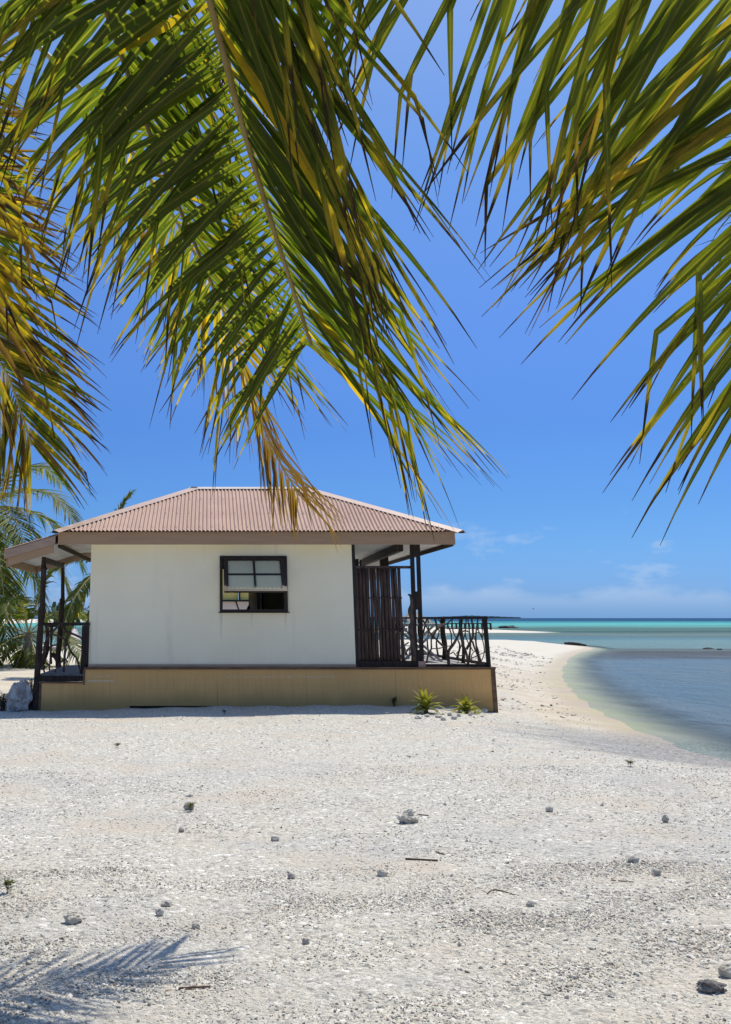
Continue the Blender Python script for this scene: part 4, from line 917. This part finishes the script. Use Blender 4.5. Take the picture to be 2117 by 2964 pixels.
# twigs
def twig(pts, r, label, name='twig'):
    w_ = [gp(u, v) + Vector((0, 0, r * .8)) for u, v in pts]
    o = MB().tube(w_, [r] * len(w_), 6, 3, .2).build(name, m_twig, None, True, w_[0]); tag(o, label, 'twig')
twig([(1174, 2488), (1220, 2490), (1268, 2493)], .006, 'straight dark stick under the large coral chunk')
twig([(1211, 2359), (1241, 2362)], .005, 'short dark stick just right of the large coral chunk')
twig([(520, 2863), (560, 2861), (610, 2858)], .005, 'thin dark stick right of the palm shadow')
twig([(1262, 2465), (1275, 2471), (1288, 2474)], .004, 'curved fine twig between the two larger sticks')
twig([(1410, 2590), (1425, 2578), (1452, 2580), (1490, 2592)], .004, 'wavy fine twig in the lower middle gravel')
twig([(1770, 2550), (1800, 2553), (1835, 2556)], .005, 'slim brown stick in the right gravel')
# gravel as real pebbles
def gravel():
    pc = bpy.data.collections.new('pebble_shapes')
    def pm(name, a, b_):
        m = bpy.data.materials.new(name); m.use_nodes = True; t = NT(m.node_tree)
        oi = t.n('ShaderNodeObjectInfo'); b = t.n('ShaderNodeBsdfPrincipled'); b.inputs['Roughness'].default_value = .9; b.inputs['Specular IOR Level'].default_value = .15
        c = t.mix(oi.outputs['Random'], a, b_); r2 = t.math('FRACT', t.math('MULTIPLY', oi.outputs['Random'], 17.3))
        c = t.mix(t.ss(r2, .90, .97), c, (0.20, 0.185, 0.16)); c = t.mix(t.ss(r2, .16, .08), c, (0.56, 0.47, 0.37))
        t.l(c, b.inputs['Base Color']); t.l(b.outputs[0], t.n('ShaderNodeOutputMaterial').inputs[0]); return m
    mt = pm('gravel_pebble', (0.45, 0.425, 0.36), (0.76, 0.72, 0.63))
    for k in range(7):
        vs, fs = stone_mesh(1.0, 60 + k, 1, .55, .62, 1.5)
        st = (1.0, 1.5, .8, 2.2, 1.1, 1.3, .9)[k]
        me = bpy.data.meshes.new('pebble'); me.from_pydata([(q.x * st, q.y, q.z) for q in vs], [], fs); me.materials.append(mt)
        o = bpy.data.objects.new('pebble', me); pc.objects.link(o)
    R = np.random.default_rng(5); X = []; Yv = []; S = []
    def scatter(n, y0, y1, s0, s1, xa=-.235, xb=.60):
        y = np.sqrt(R.uniform(y0 * y0, y1 * y1, n)); x = y * R.uniform(xa, xb, n)
        s = s0 * (s1 / s0) ** (R.random(n) ** 2.2)
        X.append(x); Yv.append(y); S.append(s)
    scatter(66000, 4.3, 7.5, .0028, .0085); scatter(30000, 7.0, 12.0, .0035, .010); scatter(12000, 11.5, 19.7, .004, .013)
    scatter(7000, 4.3, 7.5, .004, .014, .2, .60); scatter(320, 4.3, 19, .009, .02); scatter(3500, 4.5, 7.0, .004, .014, -.235, -.05)
    yb_ = R.uniform(18, 62, 26000); xb_ = R.uniform(3, 16, 26000); db = sdist(xb_, yb_, main_land)
    kb = (db > .6) & (db < 6.5) & (R.random(26000) < np.exp(-((db - 2.2) / 1.6) ** 2) * .8 + .12) & (np.sin(xb_ * 2.1 + yb_ * .6) + np.sin(yb_ * .9) > -.4)
    X.append(xb_[kb]); Yv.append(yb_[kb]); S.append(.008 * 5 ** (R.random(kb.sum()) ** 2.5) * np.sqrt(yb_[kb] / 20))
    X = np.concatenate(X); Yv = np.concatenate(Yv); S = np.concatenate(S)
    cl = np.sin(X * 1.3 + 1.7 * np.sin(Yv * .6)) * np.cos(Yv * .8 + X * .5) + .6 * np.sin(X * 3.1 - Yv * 1.9) + .5 * np.sin(Yv * 3.7 + X * 2.3)
    k = R.random(len(X)) < np.clip(.62 + .38 * cl, .22, 1.0); X, Yv, S = X[k], Yv[k], S[k]
    H, sdm, d0 = height(X, Yv); k = (d0 > .5); X, Yv, S, H = X[k], Yv[k], S[k], H[k]
    k = ~((Yv > 19.85) & (X > -3.3) & (X < 5.6)); X, Yv, S, H = X[k], Yv[k], S[k], H[k]
    me = bpy.data.meshes.new('gravel'); me.vertices.add(len(X)); me.vertices.foreach_set('co', np.stack([X, Yv, H + S * .12], -1).ravel())
    a = me.attributes.new('scl', 'FLOAT', 'POINT'); a.data.foreach_set('value', S.astype(np.float32))
    rot = np.stack([R.normal(0, .35, len(X)), R.normal(0, .35, len(X)), R.uniform(0, 6.28, len(X))], -1).astype(np.float32)
    a = me.attributes.new('rot', 'FLOAT_VECTOR', 'POINT'); a.data.foreach_set('vector', rot.ravel())
    o = bpy.data.objects.new('gravel', me); COL.objects.link(o); tag(o, 'loose pale coral gravel covering the foreground', 'gravel', kind='stuff')
    ng = bpy.data.node_groups.new('scatter_pebbles', 'GeometryNodeTree')
    ng.interface.new_socket('Geometry', in_out='INPUT', socket_type='NodeSocketGeometry'); ng.interface.new_socket('Geometry', in_out='OUTPUT', socket_type='NodeSocketGeometry')
    gi = ng.nodes.new('NodeGroupInput'); go = ng.nodes.new('NodeGroupOutput'); ci = ng.nodes.new('GeometryNodeCollectionInfo')
    ci.inputs['Collection'].default_value = pc; ci.inputs['Separate Children'].default_value = True; ci.inputs['Reset Children'].default_value = True
    ip = ng.nodes.new('GeometryNodeInstanceOnPoints'); ip.inputs['Pick Instance'].default_value = True
    na = ng.nodes.new('GeometryNodeInputNamedAttribute'); na.data_type = 'FLOAT'; na.inputs[0].default_value = 'scl'
    nr = ng.nodes.new('GeometryNodeInputNamedAttribute'); nr.data_type = 'FLOAT_VECTOR'; nr.inputs[0].default_value = 'rot'
    er = ng.nodes.new('FunctionNodeEulerToRotation'); L = ng.links.new
    L(gi.outputs[0], ip.inputs['Points']); L(ci.outputs[0], ip.inputs['Instance']); L(na.outputs[0], ip.inputs['Scale']); L(nr.outputs[0], er.inputs[0]); L(er.outputs[0], ip.inputs['Rotation'])
    L(ip.outputs[0], go.inputs[0])
    md = o.modifiers.new('pebbles', 'NODES'); md.node_group = ng
gravel()
# spiky rosette plants in front of the skirt: every leaf a part
m_agave = leaf_mat('succulent_leaf', (0.26, 0.29, 0.035), (0.50, 0.46, 0.08), (0.42, 0.36, 0.08), (0.16, 0.10, 0.04), .25, (1.5, 1.5, .8), .97)
def rosette(u, v, wpx_, hpx, label, seed, n):
    g = gp(u, v); k = g.y / 3067; R = random.Random(seed); Wd, Hh = wpx_ * k / 2, hpx * k
    o = thing('rosette_plant', g, label, 'plant')
    MB().tube([g - Vector((0, 0, .02)), g + Vector((0, 0, Hh * .28))], [.05, .03], 7).build('stem', m_twig, o)
    for i in range(n):
        f = i / (n - 1); az_ = i * 2.4 + R.uniform(-.2, .2); e = math.radians(82 - 70 * f ** .7 + R.uniform(-6, 6))
        d = Vector((math.cos(az_) * math.cos(e), math.sin(az_) * math.cos(e), math.sin(e)))
        L = (Hh * .62 + (Wd * 1.05 - Hh * .62) * f) * R.uniform(.85, 1.1); mb = MB()
        leaflet(mb, g + Vector((0, 0, Hh * (.30 - .22 * f))), d, L, .085 * R.uniform(.85, 1.15), (Vector((0, 0, 1)) - d * d.z).normalized() if abs(d.z) < .95 else Vector((0, -1, 0)), 7, .25 + 1.3 * f, 2, 0, R.random(), R.uniform(0, .25), -.35)
        mb.build('leaf', m_agave, o, True)
rosette(946 * D, 1584 * D, 126, 82, 'taller spiky green rosette plant in front of the tan skirt', 2, 34)
rosette(1036 * D, 1584 * D, 126, 54, 'flatter yellow-green rosette plant near the right corner of the skirt', 5, 30)
m_weed = leaf_mat('weed_leaf', (0.07, 0.09, 0.02), (0.16, 0.18, 0.04), (0.2, 0.16, 0.05), (0.08, 0.05, 0.02), .3, (1.5, 1.5, .8), .97)
def bush(base, h, wd, n, label, seed, name='shrub', lw=.014, ll=.10, mat=None):
    R = random.Random(seed); b = Vector(base); o = thing(name, b, label, 'plant')
    st = MB(); lf = MB()
    for i in range(n):
        an = R.uniform(0, 6.28); rr = R.random() ** .5; top = b + Vector((math.cos(an) * rr * wd, math.sin(an) * rr * wd, h * R.uniform(.6, 1)))
        mid = b.lerp(top, .5) + Vector((R.gauss(0, .02), R.gauss(0, .02), .03)); s0 = b + Vector((math.cos(an), math.sin(an), 0)) * rr * wd * .35
        st.tube([s0 - Vector((0, 0, .02)), mid, top], [.008 * min(1, h * 3), .006 * min(1, h * 3), .003 * min(1, h * 3)], 5)
        for j in range(16):
            q = .25 + .75 * j / 15; p_ = s0.lerp(mid, q * 2) if q < .5 else mid.lerp(top, q * 2 - 1); a2 = R.uniform(0, 6.28)
            leaflet(lf, p_, Vector((math.cos(a2), math.sin(a2), R.uniform(-.1, .7))).normalized(), ll * R.uniform(.6, 1.1), lw, Vector((0, 0, 1)), 3, .3, 2, 0, R.random(), R.uniform(0, .2))
    st.build('stems', m_twig, o); lf.build('foliage', mat or m_weed, o)['kind'] = 'stuff'
gq = gp(866 * D, 1566 * D); bush((gq.x, 19.84, gz(gq.x, 19.84)), .17, .05, 10, 'small lone green weed at the foot of the tan skirt', 4, 'weed', .016, .05)
g_ = P(86, 2045, 20.4); bush((g_.x, 20.4, gz(g_.x, 20.4)), .58, .16, 26, 'dark spiky succulent behind the boulder', 7, 'shrub', .02, .08)
g_ = P(8, 2048, 20.2); bush((g_.x, 20.2, gz(g_.x, 20.2)), .34, .22, 22, 'low dark shrub left of the boulder at the picture edge', 8, 'shrub', .02, .10)
g_ = gp(-15, 1908); bush(g_, .55, .45, 30, 'dark dry bush on the sand at the far left', 9, 'shrub', .03, .16)
for k, (u, v) in enumerate([(262 * D, 1660 * D), (1400 * D, 1702 * D), (423 * D, 1802 * D), (20 * D, 1985 * D), (652 + 0, 2068)]):
    g_ = gp(u, v); bush(g_, .05 + .006 * k, .03, 4, ['tiny sprout on bare gravel left of centre', 'tiny sprout on grey shingle near the bay', 'thin sprig beside a grey stone', 'grass tuft at the left edge above the palm shadow', 'tiny sprout at the edge of the eave shadow'][k], 60 + k, 'weed', .012, .045)
# driftwood log on the tip of the spit
gl = gp(1664, 1868)
lg = MB().tube([gl + Vector((-.65, .2, .12)), gl + Vector((-.2, .1, .11)), gl + Vector((.25, .0, .06)), gl + Vector((.75, -.2, .0))], [.09, .12, .12, .06], 9, 3, .35, 3)
tag(lg.build('driftwood_log', m_wood, None, True, gl), 'black driftwood log lying on the tip of the sand spit', 'log')
# dark rocks awash
for k, (u, v, w_, h_) in enumerate([(1130 * D, 1394.5 * D, 46, 9), (1574 * D, 1441 * D, 30, 5), (1598 * D, 1443 * D, 14, 5)]):
    g_ = G(u, v, WL); kk = g_.y / 3067; vs, fs = stone_mesh(1.0, 80 + k, 3, .5, 1.0)
    tag(MB().add([(g_.x + q.x * w_ * kk / 2, g_.y + q.y * w_ * kk / 3, WL + q.z * h_ * kk * .8) for q in vs], fs).build('reef_rock', m_wood, None, False, (g_.x, g_.y, WL)), ['dark rock awash beyond the veranda railing', 'wide dark reef rock breaking the water at far right', 'small dark reef rock at the far right edge'][k], 'rock')
# pier with dark rail beyond the veranda
g0 = G(1300, 1828, WL); yj = g0.y; z1 = zf(1803.5, yj)
pier = thing('pier', (xf(1355, 1800, yj), yj, WL), 'dark railed pier over the turquoise water behind the veranda railing', 'pier')
xa, xb = xf(1296, 1803, yj), xf(1420, 1803, yj)
MB().box(xa, xb, yj - .1, yj + .1, z1 - .14, z1).build('rail', m_wood, pier)
MB().box(xa, xb, yj, yj + 2.0, WL + .35, WL + .5).build('walkway', m_pale, pier)
for k in range(11):
    x = xa + (xb - xa) * k / 10; MB().box(x - .12, x + .12, yj - .12, yj + .12, WL - .8, z1 + .02).build('pile', m_wood, pier)
# thatched shade behind the veranda
yt = 62.0; xt = xf(1199, 1790, yt); zt = gz(xt, yt)
ts = thing('thatched_parasol', (xt, yt, zt), 'pale thatched beach parasol behind the double veranda post', 'parasol')
MB().tube([(xt, yt, zt - .2), (xt, yt, zf(1772, yt))], [.08, .06], 8).build('pole', m_trunk, ts)
m_thatch = M('bleached_thatch', (0.46, 0.42, 0.36), .95, (0.30, 0.27, 0.22), 5, bump=1.0, bscale=14)
th = MB(); R = random.Random(3); ap = Vector((xt, yt, zf(1767, yt))); er = 44 * yt / 3067
th.tube([ap - Vector((0, 0, .02)), ap - Vector((0, 0, .55))], [.1, er * .92], 24)
for k in range(700):
    an = R.uniform(0, 6.28); q = R.uniform(.08, 1.02); p0 = ap + Vector((math.cos(an) * er * q, math.sin(an) * er * q, -.55 * q + .03)); dd = Vector((math.cos(an + R.gauss(0, .15)), math.sin(an + R.gauss(0, .15)), -.75)).normalized()
    th.beam(p0, p0 + dd * R.uniform(.2, .4), .04, .015)
th.build('thatch', m_thatch, ts)
# jetty in the left lagoon
jt = thing('jetty', (xf(202, 1860, 80), 80, WL), 'white plank jetty in the lagoon seen through the left porch', 'jetty')
for k in range(24):
    q = k / 23; y0 = 68 + 62 * q; x0 = xf(203 + 2 * q, 1850, y0); MB().box(x0 - .55, x0 + .55, y0 - 1.25, y0 + 1.25, .22, .30).build('plank', m_ridge, jt)
for y0 in (72, 90, 108, 126):
    for s in (-.45, .45):
        x0 = xf(203.5, 1850, y0) + s; MB().box(x0 - .08, x0 + .08, y0 - .08, y0 + .08, WL - 1.5, .22).build('pile', m_pale, jt)
# float tied to the short palm, and a fallen trunk on the sand
vs, fs = stone_mesh(1.0, 5, 2, .05, 1.2); kk = g1_.y / 3067
bc = P(81, 1884, g1_.y - .2)
tag(MB().add([(bc.x + q.x * 5 * kk, bc.y + q.y * 5 * kk, bc.z + q.z * 8 * kk) for q in vs], fs).build('float_buoy', M('white_plastic', (0.75, 0.75, 0.75), .4), None, True, bc), 'white plastic float hanging on the short palm trunk', 'float')
lg2 = gp(95, 1884); tag(MB().tube([lg2 + Vector((-.5, .2, .12)), lg2 + Vector((.3, 0, .14)), lg2 + Vector((1.6, -.3, .1))], [.14, .13, .10], 8, 3, .2, 2).build('fallen_trunk', m_pale, None, True, lg2), 'fallen grey trunk on the sand right of the short palm', 'log')
# far wooded shore
fw_ = MB(); R = random.Random(17)
for k in range(5200):
    x = R.uniform(-420, -52); y = R.uniform(300, 420); h = (3.2 + 3.0 * abs(mnoise.noise(Vector((x * .02, 0, 2)))) + (3.5 if abs(x + 72) < 14 and R.random() < .5 else 0)) * R.random() ** .6
    if x > -70: y += 120
    p0 = Vector((x, y, .3 + h)); r_2 = R.uniform(.7, 1.8)
    n_ = Vector((R.gauss(0, 1), R.gauss(0, 1), R.gauss(0, 1))).normalized(); a = n_.orthogonal().normalized() * r_2; b = n_.cross(a)
    fw_.add([p0 + a, p0 + b, p0 - a, p0 - b], [(0, 1, 2, 3)])
tag(fw_.build('far_woodland', M('far_foliage', (0.05, 0.085, 0.045), .9, (0.10, 0.13, 0.06), .15), None), 'low green woodland on the far shore at left', 'woodland', kind='stuff')
fi = MB()
for k in range(700):
    x = R.uniform(740, 1000); p0 = Vector((x, R.uniform(3400, 3500), R.uniform(-.3, 6) * (1 - abs((x - 850) / 160)))); fi.add([p0 + Vector((-6, 0, -2)), p0 + Vector((6, 0, -2)), p0 + Vector((4, 3, 3)), p0 + Vector((-4, 2, 2))], [(0, 1, 2, 3)])
tag(fi.build('far_islet', M('islet_foliage', (0.05, 0.09, 0.09), .9), None), 'thin dark islet on the sea horizon', 'islet', kind='stuff')
# small seabird
bp_ = P(1544, 1763, 230); bd = thing('seabird', bp_, 'tiny dark seabird gliding over the sea', 'bird')
MB().tube([bp_ + Vector((-.16, 0, .02)), bp_, bp_ + Vector((.2, 0, 0)), bp_ + Vector((.26, 0, .01))], [.01, .05, .035, .01], 8, 3).build('body', m_wood, bd, True)
for s in (-1, 1):
    w0 = bp_ + Vector((0, 0, .03)); MB().add([w0 + Vector((.08, 0, 0)), w0 + Vector((-.05, 0, 0)), w0 + Vector((-.08, s * .3, .12)), w0 + Vector((-.12, s * .5, .08)), w0 + Vector((.05, s * .28, .12))], [(0, 1, 2, 4), (2, 3, 4)]).build('wing', m_wood, bd)
